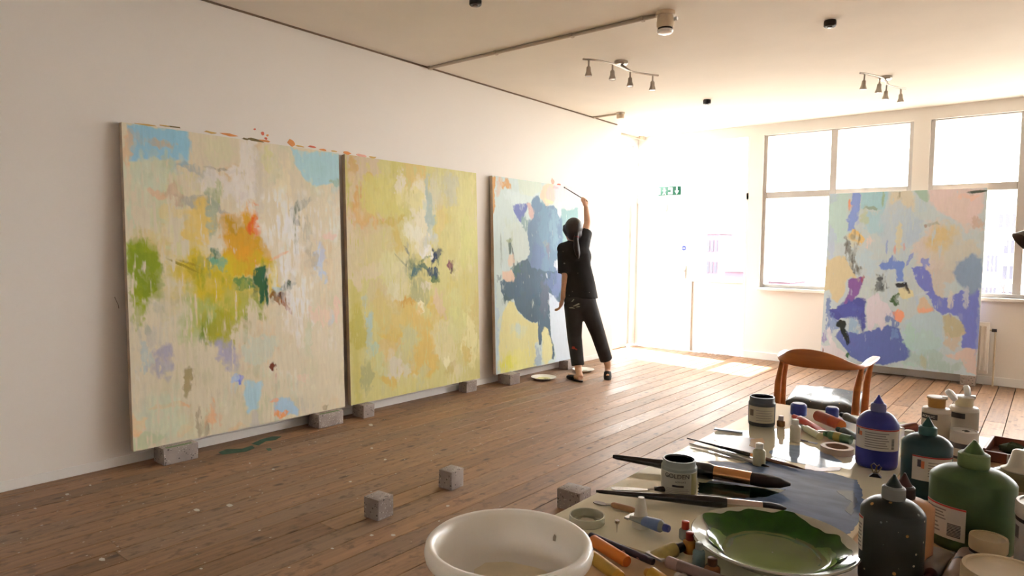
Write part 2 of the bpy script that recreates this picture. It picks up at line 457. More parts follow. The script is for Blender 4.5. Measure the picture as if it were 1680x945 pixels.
# ---- side glazing behind the end of the left wall
w6 = thing('window_6', 'side window beyond the end of the left wall', None, (-.30, 7.09, 0), kind='structure')
def sbox(name, a, b, m_): return MB().bbox((a[0]+.30, a[1]-7.09, a[2]), (b[0]+.30, b[1]-7.09, b[2]), .003, 1).build(name, m_, w6, 30)
sbox('frame_top', (-.29, 7.09, 2.668), (-.25, L, H), M_white)
sbox('frame_post', (-.29, 7.88, .03), (-.25, 7.94, 2.668), M_alu)
sbox('frame_post', (-.29, 7.94, .03), (-.245, L, 2.668), M_white)
sbox('transom', (-.29, 7.09, 1.93), (-.25, 7.88, 2.0), M_alu)
sbox('frame_bottom', (-.29, 7.09, .0), (-.25, 7.88, .06), M_white)
sbox('pane', (-.273, 7.09, 2.0), (-.267, 7.88, 2.668), M_glass)
sbox('pane', (-.273, 7.09, .06), (-.267, 7.88, 1.93), M_glass)

# ---- outside
def outside():
    g = MB().box((-200, -150, -9.2), (200, 260, -9)); struct('ground_outside', 'pale ground far below outside the windows', g, mat('outside_ground', (126, 124, 118), .9, scale=.2))
    conc = mat('pale_concrete', (172, 166, 166), .8, var=.05, scale=.4); dark = mat('building_window_dark', (50, 50, 62), .3)
    brick = mat('mauve_brick', (92, 74, 84), .9, scale=1)
    def block(px0, px1, py0, dep, label, m_, rows, cols, bal=False):
        a = at_depth(px0, py0, dep); b = at_depth(px1, py0, dep); z1 = a.z; Y = (a.y+b.y)/2
        x0, x1 = min(a.x, b.x), max(a.x, b.x); W = x1-x0; Hh = z1+9
        t = thing('apartment_block', label, 'building', (x0, Y, -9))
        MB().box((0, 0, 0), (W, W*.8+4, Hh)).build('walls', m_, t, None)
        MB().box((-.3, -.3, Hh), (W+.3, W*.8+4.3, Hh+.5)).build('roof', conc, t, None)
        me = None
        for r in range(rows):
            for c in range(cols):
                cw = W/cols; z0 = Hh-2.4-r*2.9; 
                if z0 < 1: continue
                if me is None:
                    me = MB().box((-cw*.32, -.08, 0), (cw*.32, .05, 1.5)).mesh('window', None); me.materials.append(dark)
                o = bpy.data.objects.new('window', me); COL.objects.link(o); o.parent = t; o.location = (cw*(c+.5), 0, z0)
            if bal and Hh-2.9-r*2.9 > 1:
                MB().box((W*.1, -1.2, Hh-3.0-r*2.9), (W*.9, 0, Hh-2.8-r*2.9)).build('balcony', conc, t, None)
        return t
    block(1637, 1672, 338, 75, 'pale tower block with dark balconies seen through the right window', conc, 6, 3, True)
    block(1612, 1640, 402, 60, 'low pale building beside the tower block', conc, 3, 4)
    block(1157, 1182, 383, 90, 'mauve building seen through the side light of the door', brick, 3, 3)
    block(1184, 1230, 445, 60, 'low roofs seen at the foot of the side light', brick, 2, 5)
    block(1256, 1300, 462, 70, 'low mauve roof seen at the bottom of the four pane window', brick, 2, 5)
    # bare trees below the right window
    bark = mat('bare_branches', (78, 66, 66), .9)
    def tree(px, py, dep, hgt, sd_, label):
        top = at_depth(px, py, dep); base = Vector((top.x, top.y, -9))
        t = thing('bare_tree', label, 'tree', base); R_ = random.Random(sd_); tall = top.z+9
        MB().tube([(0, 0, 0), (.1, 0, tall*.35), (-.1, .1, tall*.62)], [.28, .2, .12], 8).build('trunk', bark, t)
        br = MB()
        for k in range(60):
            a = R_.uniform(0, 2*pi); z0 = tall*R_.uniform(.35, .65); ln = hgt*R_.uniform(.25, .6); el = R_.uniform(.3, 1.3)
            p0 = Vector((0, 0, z0)); d = Vector((cos(a)*cos(el), sin(a)*cos(el), sin(el)))
            p1 = p0+d*ln*.6; p2 = p1+(d+Vector((R_.uniform(-.4, .4), R_.uniform(-.4, .4), R_.uniform(-.1, .5)))).normalized()*ln*.5
            br.tube([p0, p1, p2], [.06, .035, .012], 5)
            for q in range(4):
                e = p1.lerp(p2, R_.random()); dd = (d+Vector((R_.uniform(-1, 1), R_.uniform(-1, 1), R_.uniform(-.4, .8)))).normalized()
                br.tube([e, e+dd*ln*.3], [.022, .008], 4)
        br.build('branches', bark, t)
    tree(1640, 440, 22, 6, 4, 'bare tree below the right window beside the painting')
    tree(1600, 462, 36, 5, 9, 'bare tree half hidden behind the right edge of the blue painting')
    tree(1195, 448, 30, 4, 12, 'bare tree seen low through the side light of the door')
outside()

# ================================================================== PAINTINGS
class Painter:
    """paints brush shapes, given as rows and columns of the photograph turned onto the canvas plane, on a grid"""
    def __init__(s, TL, TR, BL, white, seed, nx=290, ny=370):
        s.TL = Vector(TL); s.U = Vector(TR)-s.TL; s.V = Vector(BL)-s.TL; s.W = s.U.length; s.Hh = s.V.length
        s.n = s.U.cross(s.V).normalized(); s.big = 1.0; s.nx, s.ny = nx, ny; s.rs = np.random.RandomState(seed)
        u = np.linspace(0, s.W, nx+1); v = np.linspace(0, s.Hh, ny+1); s.X, s.Y = np.meshgrid(u, v)
        s.wl = np.array(lin(white)); s.img = np.zeros((ny+1, nx+1, 3))
        s.w1 = (s.fbm(.14, .14, 5)-.5)*1.5; s.w2 = (s.fbm(.14, .14, 5)-.5)*1.5; s.g1 = s.fbm(.035, .035)-.5; s.g2 = s.fbm(.035, .06)-.5; s.f1 = s.fbm(.03, .05)-.5; s.st = s.fbm(.018, .16); s.st2 = s.fbm(.016, .10)
        s.fine = s.fbm(.02, .02)-.5
        p = proj(s.TL+s.U*.5+s.V*.5); s.pxm = p[2]/FPX
        # picture pixels are foreshortened along the canvas width
        a = proj(s.TL+s.V*.5); b = proj(s.TL+s.U+s.V*.5); s.kx = s.W/(b[0]-a[0])
        a = proj(s.TL+s.U*.5); b = proj(s.TL+s.U*.5+s.V); s.ky = s.Hh/(b[1]-a[1])
    def noise(s, cx, cy):
        gx = int(s.W/cx)+3; gy = int(s.Hh/cy)+3; g = s.rs.rand(gy, gx)
        fx = s.X/cx+s.rs.rand(); fy = s.Y/cy+s.rs.rand(); ix = fx.astype(int).clip(0, gx-2); iy = fy.astype(int).clip(0, gy-2)
        tx = fx-ix; ty = fy-iy; tx = tx*tx*(3-2*tx); ty = ty*ty*(3-2*ty)
        return (g[iy, ix]*(1-tx)+g[iy, ix+1]*tx)*(1-ty)+(g[iy+1, ix]*(1-tx)+g[iy+1, ix+1]*tx)*ty
    def fbm(s, cx, cy, o=4):
        r = 0; a = .5
        for i in range(o): r = r+a*s.noise(cx/2**i, cy/2**i); a *= .5
        return r/(1-.5**o)
    def uv(s, px, py):
        d = ray(px, py); t = (s.TL-CAM).dot(s.n)/d.dot(s.n); q = CAM+d*t-s.TL
        return q.dot(s.U)/s.W, q.dot(s.V)/s.Hh
    def alb(s, c):
        return np.clip(np.array(lin(c))/s.wl*.80, .012, .88)
    def fill(s, c): s.img[:] = s.alb(c)
    def lay(s, mask, c):
        m = mask.clip(0, 1)[..., None]; s.img = s.img*(1-m)+s.alb(c)*m
    def drybrush(s, m, dry):
        return m*np.clip((s.st2-.5+.30-dry*.55)*9+.5+(1-dry)*.6, 0, 1) if dry else m
    def e(s, px, py, rx, ry, c, a=.9, rot=0, warp=1.0, soft=.25, dry=.25):
        u, v = s.uv(px, py); rx = rx*s.kx*s.big; ry = ry*s.ky*s.big; k = min(rx, ry)*1.1*warp
        dx = s.X-u+s.w1*k*1.3+s.g1*min(k, .05)*1.8; dy = s.Y-v+s.w2*k*1.3+s.g2*min(k, .05)*2.6; t = radians(rot)
        qx = (dx*cos(t)+dy*sin(t))/rx; qy = (-dx*sin(t)+dy*cos(t))/ry
        r = np.sqrt(qx*qx+qy*qy); m = np.clip((1+soft*.5-r)/soft, 0, 1)
        s.lay(s.drybrush(m, dry)*a, c)
    def p(s, pts, c, a=.95, warp=1.0, soft=.010, dry=.06):
        P = [s.uv(*q) for q in pts]; X = s.X+s.w1*.028*warp+s.g1*.022*warp; Y = s.Y+s.w2*.028*warp+s.g2*.030*warp
        ins = np.zeros(X.shape, bool); dist = np.full(X.shape, 9.0)
        for i in range(len(P)):
            x0, y0 = P[i]; x1, y1 = P[(i+1) % len(P)]
            if y0 != y1:
                ins ^= ((y0 > Y) != (y1 > Y)) & (X < (x1-x0)*(Y-y0)/(y1-y0)+x0)
            ex, ey = x1-x0, y1-y0; t = (((X-x0)*ex+(Y-y0)*ey)/max(ex*ex+ey*ey, 1e-9)).clip(0, 1)
            dist = np.minimum(dist, np.hypot(X-x0-t*ex, Y-y0-t*ey))
        sdv = np.where(ins, dist, -dist)+s.fine*.012*warp
        s.lay(s.drybrush(np.clip(sdv/soft+.5, 0, 1), dry)*a, c)
    def mottle(s, n, cols, size=(.03, .12), a=.45, region=None, tall=1.8):
        for i in range(n):
            c = cols[s.rs.randint(len(cols))]
            if region: px = s.rs.uniform(region[0], region[2]); py = s.rs.uniform(region[1], region[3]); u, v = s.uv(px, py)
            else: u = s.rs.uniform(0, s.W); v = s.rs.uniform(0, s.Hh)
            r = s.rs.uniform(*size); t = s.rs.uniform(1, tall); k = r
            dx = (s.X-u+s.w1*k*2+s.f1*k)/r; dy = (s.Y-v+s.w2*k*2)/(r*t)
            m = np.clip((1-np.sqrt(dx*dx+dy*dy))/.5, 0, 1)*np.clip((s.st2-.42)*6, 0, 1)
            s.lay(m*a*s.rs.uniform(.5, 1), c)
    def scumble(s, n, r=(.015, .06), a=.6, jit=.07, off=.05, tall=2.2):
        hx = s.W/s.nx; hy = s.Hh/s.ny
        for i in range(n):
            u = s.rs.uniform(0, s.W); v = s.rs.uniform(0, s.Hh); q = r[0]+(r[1]-r[0])*s.rs.rand()**2; t = s.rs.uniform(.7, tall); rot = s.rs.uniform(-.5, .5)
            su = int(np.clip((u+s.rs.uniform(-off, off))/hx, 0, s.nx)); sv = int(np.clip((v+s.rs.uniform(-off, off)*1.3)/hy, 0, s.ny))
            c = s.img[sv, su]*(1+s.rs.uniform(-jit, jit))+s.rs.uniform(-.02, .02, 3)
            R_ = q*t*1.8; i0, i1 = int(max(0, (u-R_)/hx)), int(min(s.nx+1, (u+R_)/hx+2)); j0, j1 = int(max(0, (v-R_)/hy)), int(min(s.ny+1, (v+R_)/hy+2))
            w = (slice(j0, j1), slice(i0, i1)); dx = s.X[w]-u+s.g1[w]*q*2.2; dy = s.Y[w]-v+s.g2[w]*q*2.2
            ex = (dx*cos(rot)+dy*sin(rot))/q; ey = (-dx*sin(rot)+dy*cos(rot))/(q*t)
            m = (np.clip((1-np.sqrt(ex*ex+ey*ey))/.35, 0, 1)*np.clip((s.st2[w]-.36)*7, 0, 1)*a*s.rs.uniform(.4, 1))[..., None]
            s.img[w] = s.img[w]*(1-m)+np.clip(c, .012, .88)*m
    def grade(s, sat, con=1.0):
        l = s.img.mean(2, keepdims=True); s.img = np.clip((l.mean()+(l-l.mean())*con)+(s.img-l)*sat, .012, .85)
    def streaks(s, k=.10):
        s.img *= (1+(s.st[..., None]-.5)*k*2)
    def build(s, root, name='painted_canvas', edge=(205, 192, 170), t=.035):
        """front face with paint relief, canvas sides and stretcher, in root's local frame (root sits at the bottom middle)"""
        o0 = root.location; R_ = root.rotation_euler.to_matrix().inverted()
        nx, ny = s.nx, s.ny
        lum = s.img.mean(2); rel = (s.st-.5)*.0008+(lum-lum.mean())*.0012
        ii, jj = np.meshgrid(np.arange(nx+1)/nx, np.arange(ny+1)/ny); rel[0, :] = rel[-1, :] = 0; rel[:, 0] = rel[:, -1] = 0
        A = lambda q: np.array(q[:])
        pw_ = A(s.TL)+ii[..., None]*A(s.U)+jj[..., None]*A(s.V)-rel[..., None]*A(s.n)-A(o0)
        vs = (pw_.reshape(-1, 3) @ np.array(R_).T).tolist()
        fs = [(j*(nx+1)+i, (j+1)*(nx+1)+i, (j+1)*(nx+1)+i+1, j*(nx+1)+i+1) for j in range(ny) for i in range(nx)]
        me = bpy.data.meshes.new(name); me.from_pydata(vs, [], fs)
        at = me.attributes.new('paint', 'FLOAT_COLOR', 'POINT')
        arr = np.ones(((nx+1)*(ny+1), 4), np.float32); arr[:, :3] = s.img.reshape(-1, 3); at.data.foreach_set('color', arr.ravel())
        me.shade_smooth(); link(name, me, attr_mat(name+'_paint'), root)
        n = s.n*t     # into the wall
        c = [s.TL, s.TL+s.U, s.TL+s.U+s.V, s.TL+s.V]; c = [R_ @ (q-o0) for q in c]; nn = R_ @ n
        q = c+[p_+nn for p_ in c]
        MB().add(q, [(0, 1, 5, 4), (1, 2, 6, 5), (2, 3, 7, 6), (3, 0, 4, 7)]).build('canvas_sides', mat('primed_canvas_edge', edge, .8, var=.1, scale=9, col2=(190, 168, 140)), root, None)
        # stretcher bars behind
        wood = mat('stretcher_pine', (196, 164, 120), .7, var=.1, scale=6)
        U = (R_ @ s.U).normalized(); V = (R_ @ s.V).normalized(); nd = (R_ @ s.n).normalized(); b = .045
        def bar(u0, u1, v0, v1):
            bs = [c[0]+U*u+V*v+nd*d for d in (.004, t-.002) for u, v in ((u0, v0), (u1, v0), (u1, v1), (u0, v1))]
            MB().add(bs, [(0, 1, 2, 3), (4, 7, 6, 5), (0, 4, 5, 1), (1, 5, 6, 2), (2, 6, 7, 3), (3, 7, 4, 0)]).build('stretcher_bar', wood, root, None)
        e_ = .003
        bar(e_, b, e_, s.Hh-e_); bar(s.W-b, s.W-e_, e_, s.Hh-e_); bar(b, s.W-b, e_, b); bar(b, s.W-b, s.Hh-b, s.Hh-e_); bar(b, s.W-b, s.Hh/2-b/2, s.Hh/2+b/2)

def side_canvas(y0, y1, label, white, seed, xb=.12, xt=.048, zb=.100, zt=1.965):
    root = thing('abstract_painting', label, 'painting', (xb-.03, (y0+y1)/2, zb))
    P = Painter((xt, y0, zt), (xt, y1, zt), (xb, y0, zb), white, seed)
    return root, P

# ---------------- first canvas (cream with ochre and green)
root, P = side_canvas(1.56, 3.025, 'tall cream abstract canvas with ochre burst and green patch, nearest on the wall', (212, 200, 188), 11)
P.big = 1.22
P.fill((206, 187, 158))
P.mottle(80, [(212, 194, 168), (196, 180, 146), (210, 182, 146), (190, 182, 150), (216, 200, 180), (204, 176, 140), (186, 174, 156)], (.05, .17), .85)
P.mottle(16, [(206, 186, 138), (212, 186, 140), (192, 186, 144)], (.06, .14), .8, (205, 270, 330, 420))
P.mottle(14, [(192, 190, 160)], (.06, .13), .7, (205, 270, 260, 390))
P.p([(205, 205), (305, 214), (308, 232), (305, 262), (265, 262), (236, 266), (214, 262)], (146, 178, 186), .95)
P.p([(288, 214), (306, 216), (308, 272), (298, 276)], (150, 180, 186), .8)
P.e(262, 234, 16, 5, (190, 165, 140), .8); P.e(208, 240, 5, 22, (208, 170, 134), .7)
P.p([(310, 216), (400, 226), (395, 268), (350, 276), (318, 268)], (206, 186, 156), .9)
P.e(350, 240, 20, 18, (200, 188, 150), .6); P.e(320, 280, 22, 6, (150, 155, 150), .6, 8); P.e(370, 279, 28, 2, (130, 118, 100), .5, 4)
P.p([(478, 244), (556, 252), (558, 300), (545, 303), (520, 310), (498, 292), (484, 268)], (164, 187, 184), .95)
P.e(555, 302, 14, 5, (150, 160, 130), .8)
P.e(405, 290, 18, 50, (216, 200, 184), .8, 5); P.e(360, 300, 26, 20, (212, 196, 180), .8)
P.e(440, 262, 7, 18, (200, 190, 120), .5); P.e(425, 300, 8, 45, (190, 175, 160), .35); P.e(470, 310, 12, 40, (218, 196, 160), .6)
P.e(240, 285, 18, 24, (196, 190, 162), .7); P.e(330, 334, 34, 8, (160, 152, 138), .7, 12); P.e(345, 350, 10, 26, (158, 160, 132), .8)
P.e(355, 312, 5, 16, (165, 165, 110), .7); P.e(280, 316, 8, 10, (190, 150, 120), .5); P.e(255, 318, 12, 5, (215, 165, 130), .6, 20)
P.e(318, 368, 17, 32, (212, 178, 104), .9, -12); P.e(280, 344, 14, 8, (214, 186, 130), .6); P.e(262, 400, 20, 22, (205, 175, 110), .5)
P.p([(366, 352), (404, 344), (424, 362), (428, 388), (442, 410), (446, 436), (420, 440), (400, 452), (372, 442), (360, 420), (366, 396)], (204, 150, 58), .95, 1.6, .03)
P.e(385, 372, 14, 14, (176, 140, 60), .6); P.e(400, 425, 22, 16, (212, 150, 56), .8)
P.e(415, 368, 10, 19, (214, 104, 44), .95); P.e(398, 442, 19, 10, (208, 116, 52), .85); P.e(432, 405, 10, 14, (196, 150, 50), .7)
P.e(340, 452, 40, 24, (204, 172, 54), .85, 0, 1.6, .6); P.e(378, 480, 64, 30, (196, 170, 62), .8, 0, 1.8, .7); P.e(440, 462, 22, 12, (212, 180, 70), .7)
P.p([(210, 398), (238, 394), (256, 404), (264, 430), (266, 488), (244, 490), (238, 512), (226, 505), (214, 500)], (142, 150, 48), .92, 1.4, .035, .3)
P.e(240, 448, 20, 30, (122, 136, 40), .7); P.e(222, 500, 8, 26, (150, 156, 60), .7)
P.p([(300, 492), (350, 486), (430, 484), (440, 506), (402, 524), (388, 552), (372, 562), (350, 566), (336, 540), (310, 520)], (166, 164, 74), .8, 2, .05, .5)
P.e(325, 525, 32, 30, (166, 170, 108), .7, 0, 1.6, .6, .4); P.e(372, 540, 14, 30, (160, 150, 50), .7)
P.mottle(26, [(150, 150, 60), (180, 160, 60), (120, 132, 62), (204, 180, 80)], (.012, .035), .8, (300, 440, 445, 550), 4)
P.e(352, 424, 7, 12, (62, 102, 78), .9); P.e(358, 434, 9, 7, (120, 160, 130), .8)
P.p([(414, 446), (434, 438), (438, 462), (434, 496), (428, 500), (426, 470), (416, 462)], (48, 88, 62), .95); P.e(398, 466, 16, 8, (84, 124, 76), .85); P.e(438, 478, 2.5, 22, (40, 84, 62), .95, 0, .3)
P.e(300, 436, 20, 1.6, (130, 110, 40), .8, 25, .3); P.e(310, 432, 14, 1.5, (150, 120, 40), .7, 18, .3)
P.e(472, 470, 10, 9, (70, 84, 72), .95); P.e(456, 472, 9, 6, (170, 180, 176), .8)
P.e(459, 490, 15, 9, (136, 86, 40), .9, 20); P.e(470, 504, 14, 3, (140, 70, 44), .7, 45); P.e(462, 486, 5, 6, (78, 50, 34), .9)
P.e(490, 350, 9, 10, (104, 110, 92), .85, 0, 1.5, .5); P.e(500, 335, 14, 4, (150, 145, 130), .6, -35); P.e(486, 396, 4, 24, (140, 138, 112), .7); P.e(505, 390, 6, 30, (170, 160, 140), .5)
P.mottle(16, [(222, 212, 196), (226, 214, 202)], (.06, .14), .8, (450, 330, 556, 560))
P.e(526, 432, 9, 26, (182, 186, 194), .8); P.e(515, 428, 9, 10, (180, 164, 140), .7); P.e(541, 386, 12, 5, (216, 180, 160), .7); P.e(458, 420, 16, 2, (216, 160, 120), .7, -25, .4)
P.e(526, 516, 17, 13, (222, 186, 162), .8); P.e(554, 508, 5, 22, (216, 180, 158), .8); P.e(545, 522, 6, 14, (186, 188, 188), .7); P.e(508, 555, 5, 26, (190, 184, 150), .6)
P.e(268, 588, 11, 17, (162, 152, 162), .85, 0, 1.2, .6); P.e(375, 586, 11, 22, (160, 150, 164), .85, -15, 1.2, .6); P.e(236, 584, 9, 18, (172, 176, 168), .7); P.e(240, 540, 4, 6, (160, 160, 140), .6)
P.e(308, 624, 5, 17, (154, 134, 94), .85); P.e(452, 601, 6, 7, (112, 58, 44), .95); P.e(453, 625, 1.5, 20, (190, 150, 130), .6, 0, .3); P.e(430, 575, 18, 24, (186, 188, 168), .6)
P.e(394, 627, 6, 6, (92, 112, 200), .95); P.e(386, 626, 6, 7, (160, 176, 200), .8)
P.p([(404, 624), (430, 628), (428, 646), (424, 672), (408, 676), (402, 652)], (166, 186, 188), .9); P.p([(444, 655), (474, 652), (488, 672), (488, 684), (450, 680)], (162, 180, 188), .9)
P.e(461, 680, 11, 5, (224, 146, 98), .95); P.e(450, 658, 6, 3, (222, 160, 120), .9); P.e(500, 620, 10, 8, (220, 184, 160), .8); P.e(536, 666, 5, 5, (150, 128, 96), .8)
P.e(278, 667, 24, 4, (216, 164, 118), .85); P.e(221, 704, 8, 15, (224, 170, 122), .85); P.e(346, 672, 5, 18, (218, 166, 120), .85); P.e(300, 705, 12, 5, (218, 176, 134), .7, -30); P.e(385, 705, 14, 5, (214, 176, 130), .6, -30)
P.e(262, 690, 42, 24, (196, 196, 164), .55, 0, 1.5, .8); P.e(240, 728, 20, 9, (176, 180, 140), .6); P.e(326, 690, 3, 22, (160, 140, 110), .7); P.e(338, 706, 2.5, 14, (150, 130, 105), .7, 10); P.e(420, 690, 6, 10, (190, 176, 160), .8)
P.scumble(1100, (.010, .055), .55, .10, .035); P.grade(1.15, 1.1); P.streaks(.04); P.build(root)

# ---------------- second canvas (yellow)
root, P = side_canvas(3.08, 4.525, 'yellow abstract canvas with small dark strokes at its centre, middle of the wall', (226, 212, 196), 23)
P.big = 1.15
P.fill((206, 188, 118))
P.mottle(60, [(212, 196, 128), (216, 192, 112), (204, 184, 112), (214, 196, 150), (208, 186, 100)], (.05, .16), .75)
P.p([(562, 256), (586, 258), (592, 660), (580, 664)], (196, 176, 88), .6, 1.5, .05)
P.e(598, 276, 20, 22, (208, 178, 142), .9); P.e(582, 286, 5, 22, (208, 160, 92), .8); P.e(611, 296, 8, 10, (208, 156, 90), .85)
P.e(594, 350, 26, 34, (214, 182, 140), .8); P.e(598, 346, 17, 21, (214, 160, 90), .9); P.e(602, 342, 8, 12, (208, 176, 120), .6); P.e(600, 380, 8, 12, (206, 160, 110), .6)
P.e(635, 322, 26, 36, (212, 192, 104), .85); P.e(676, 285, 20, 22, (216, 182, 108), .9); P.e(650, 280, 10, 40, (204, 184, 100), .8)
P.e(686, 350, 14, 52, (222, 204, 168), .9); P.e(655, 300, 7, 20, (222, 202, 172), .85); P.e(672, 325, 16, 16, (218, 198, 126), .8); P.e(665, 348, 8, 16, (204, 188, 110), .7)
P.e(704, 340, 6, 46, (168, 178, 162), .85); P.e(716, 320, 8, 28, (212, 196, 160), .8); P.e(738, 308, 9, 18, (194, 186, 154), .85); P.e(722, 360, 8, 30, (214, 186, 114), .8); P.e(730, 310, 22, 26, (200, 186, 146), .5)
P.p([(748, 288), (780, 286), (784, 420), (750, 420)], (212, 196, 126), .7, 2, .06); P.e(766, 400, 16, 40, (206, 194, 116), .7); P.e(774, 300, 8, 16, (216, 196, 124), .7)
P.e(580, 410, 14, 46, (214, 188, 150), .8); P.e(641, 365, 20, 6, (202, 170, 76), .85, -8); P.e(650, 400, 9, 16, (206, 174, 92), .8); P.e(610, 400, 24, 26, (208, 184, 130), .7); P.e(610, 445, 14, 16, (216, 188, 150), .7); P.e(645, 440, 20, 20, (212, 196, 140), .6)
P.e(680, 385, 14, 14, (224, 210, 176), .8); P.e(706, 396, 14, 12, (200, 192, 172), .8); P.e(700, 412, 10, 10, (224, 210, 192), .9)
P.mottle(22, [(110, 120, 92), (140, 138, 102), (96, 110, 96)], (.012, .035), .85, (662, 415, 722, 470), 2)
P.e(676, 440, 11, 12, (112, 122, 92), .85, 0, 1.6, .6); P.e(682, 446, 8, 6, (90, 112, 108), .9); P.e(667, 412, 7, 2, (120, 120, 110), .8, 55)
P.e(716, 420, 11, 6, (64, 72, 92), .95, -40); P.e(711, 446, 7, 8, (70, 84, 96), .95); P.e(737, 434, 4, 8, (130, 66, 84), .9, -15); P.e(740, 444, 3, 4, (90, 60, 70), .8); P.e(716, 459, 6, 6, (88, 112, 74), .9); P.e(698, 424, 10, 2, (130, 138, 90), .8, -20); P.e(695, 438, 8, 3, (90, 110, 90), .8, 20)
P.e(660, 430, 14, 1.3, (150, 146, 110), .7, 40, .3); P.e(690, 484, 20, 16, (164, 158, 112), .7, 40); P.e(700, 470, 9, 6, (216, 196, 166), .8); P.e(650, 470, 14, 24, (212, 192, 140), .7); P.e(642, 480, 7, 22, (216, 200, 160), .7)
P.e(620, 490, 14, 18, (206, 178, 130), .7); P.e(598, 495, 4, 7, (182, 184, 160), .8)
P.e(664, 497, 15, 7, (208, 154, 70), .9); P.e(668, 520, 18, 14, (214, 178, 96), .8); P.e(691, 508, 5, 13, (228, 208, 162), .95); P.e(682, 530, 10, 26, (216, 178, 98), .8); P.e(715, 520, 10, 24, (210, 176, 92), .8, -15); P.e(722, 498, 6, 18, (212, 176, 140), .7, -20)
P.e(700, 575, 13, 40, (216, 176, 92), .9); P.e(672, 592, 14, 18, (214, 174, 92), .85); P.e(664, 565, 12, 24, (196, 184, 130), .8); P.e(640, 546, 13, 12, (216, 178, 88), .9); P.e(636, 572, 16, 14, (214, 178, 110), .8); P.e(634, 512, 20, 22, (210, 180, 104), .7)
P.e(605, 530, 6, 15, (174, 186, 170), .9); P.e(603, 562, 5, 24, (184, 188, 156), .8); P.e(613, 575, 5, 12, (178, 190, 160), .8); P.e(585, 540, 9, 30, (190, 170, 74), .7)
P.e(646, 600, 14, 14, (208, 190, 164), .85); P.e(601, 622, 8, 18, (172, 164, 112), .8); P.e(636, 622, 12, 6, (214, 176, 90), .9, 10); P.e(646, 630, 6, 8, (214, 176, 90), .8); P.e(668, 605, 5, 12, (206, 196, 170), .7); P.e(690, 618, 9, 20, (196, 184, 130), .7); P.e(625, 600, 10, 12, (196, 190, 130), .6)
P.e(735, 560, 22, 44, (216, 196, 144), .7); P.e(772, 560, 12, 40, (224, 206, 146), .8); P.e(740, 602, 12, 12, (194, 164, 94), .6); P.e(766, 580, 6, 14, (206, 176, 96), .8); P.e(732, 592, 5, 8, (226, 208, 160), .9); P.e(780, 500, 6, 24, (206, 180, 110), .7); P.e(750, 520, 12, 40, (206, 196, 126), .6)
P.mottle(40, [(220, 200, 150), (206, 182, 96), (212, 186, 120), (200, 186, 130)], (.015, .05), .6, None, 3)
P.scumble(1100, (.010, .055), .55, .09, .035); P.grade(1.0, 1.15); P.streaks(.04); P.build(root)

# ---------------- third canvas (blue and pale yellow)
root, P = side_canvas(4.75, 6.20, 'pale aqua canvas with big slate blue shape, being painted by the person', (236, 230, 224), 31)
P.fill((202, 214, 206))
P.mottle(40, [(206, 218, 212), (196, 210, 204), (212, 218, 210), (200, 214, 214)], (.06, .16), .7)
P.p([(804, 291), (812, 291), (812, 340), (809, 352), (805, 352)], (208, 148, 72), .95); P.e(829, 301, 8, 9, (214, 158, 92), .9); P.e(817, 306, 3, 16, (214, 190, 170), .8); P.e(820, 298, 4, 6, (218, 182, 140), .8)
P.p([(848, 294), (888, 300), (890, 316), (872, 322), (852, 318)], (208, 216, 196), .8)
P.e(843, 325, 16, 12, (212, 222, 216), .8)
P.p([(906, 342), (948, 342), (948, 452), (918, 470), (900, 440)], (134, 172, 172), .95, 1, .03); P.e(925, 420, 10, 24, (140, 168, 164), .7); P.e(940, 375, 10, 30, (140, 178, 178), .6)
P.p([(872, 332), (876, 324), (884, 323), (887, 334), (893, 337), (897, 333), (899, 339), (907, 336), (914, 345), (922, 362), (924, 400), (914, 436), (926, 452), (928, 500), (905, 505), (880, 500), (866, 440), (864, 400), (866, 362), (870, 360)], (98, 128, 156), .95, 1, .015)
P.e(893, 370, 7, 40, (112, 148, 168), .7); P.e(908, 375, 9, 34, (128, 162, 178), .8, -4); P.e(900, 420, 12, 24, (108, 140, 164), .7); P.e(880, 430, 9, 34, (100, 122, 160), .8); P.e(895, 398, 6, 5, (140, 150, 140), .6); P.e(899, 408, 3, 14, (120, 116, 130), .7)
P.p([(841, 338), (850, 333), (863, 332), (866, 340), (860, 352), (855, 365), (848, 356)], (96, 106, 168), .95); P.e(860, 364, 5, 14, (120, 150, 150), .8)
P.p([(864, 333), (870, 332), (876, 350), (876, 358), (871, 362), (867, 352)], (206, 172, 162), .95)
P.p([(890, 306), (905, 300), (912, 318), (906, 334), (896, 338), (886, 326)], (228, 202, 172), .95); P.e(902, 318, 7, 8, (222, 196, 190), .7); P.e(900, 329, 7, 4, (226, 216, 170), .8); P.p([(908, 300), (948, 308), (948, 338), (930, 344), (910, 334)], (216, 206, 208), .9, 1, .02); P.e(911, 309, 5, 2, (230, 176, 180), .8)
P.p([(914, 330), (921, 332), (920, 352), (917, 358), (914, 350)], (216, 212, 216), .95); P.e(913, 436, 3, 8, (216, 220, 222), .9)
P.p([(826, 376), (850, 364), (862, 378), (868, 400), (868, 420), (852, 430), (838, 430), (828, 404)], (206, 216, 206), .95, 1.4)
P.mottle(14, [(186, 196, 188), (216, 222, 212), (196, 206, 186)], (.02, .06), .7, (815, 370, 850, 470), 3)
P.e(837, 404, 2.4, 12, (70, 92, 86), .9, 4, .4); P.e(842, 422, 1.6, 16, (80, 96, 90), .8, -6, .4); P.e(822, 412, 1.2, 26, (150, 164, 156), .8, 0, .4); P.e(838, 424, 5, 9, (226, 200, 176), .8); P.e(836, 396, 4, 3, (170, 180, 140), .7)
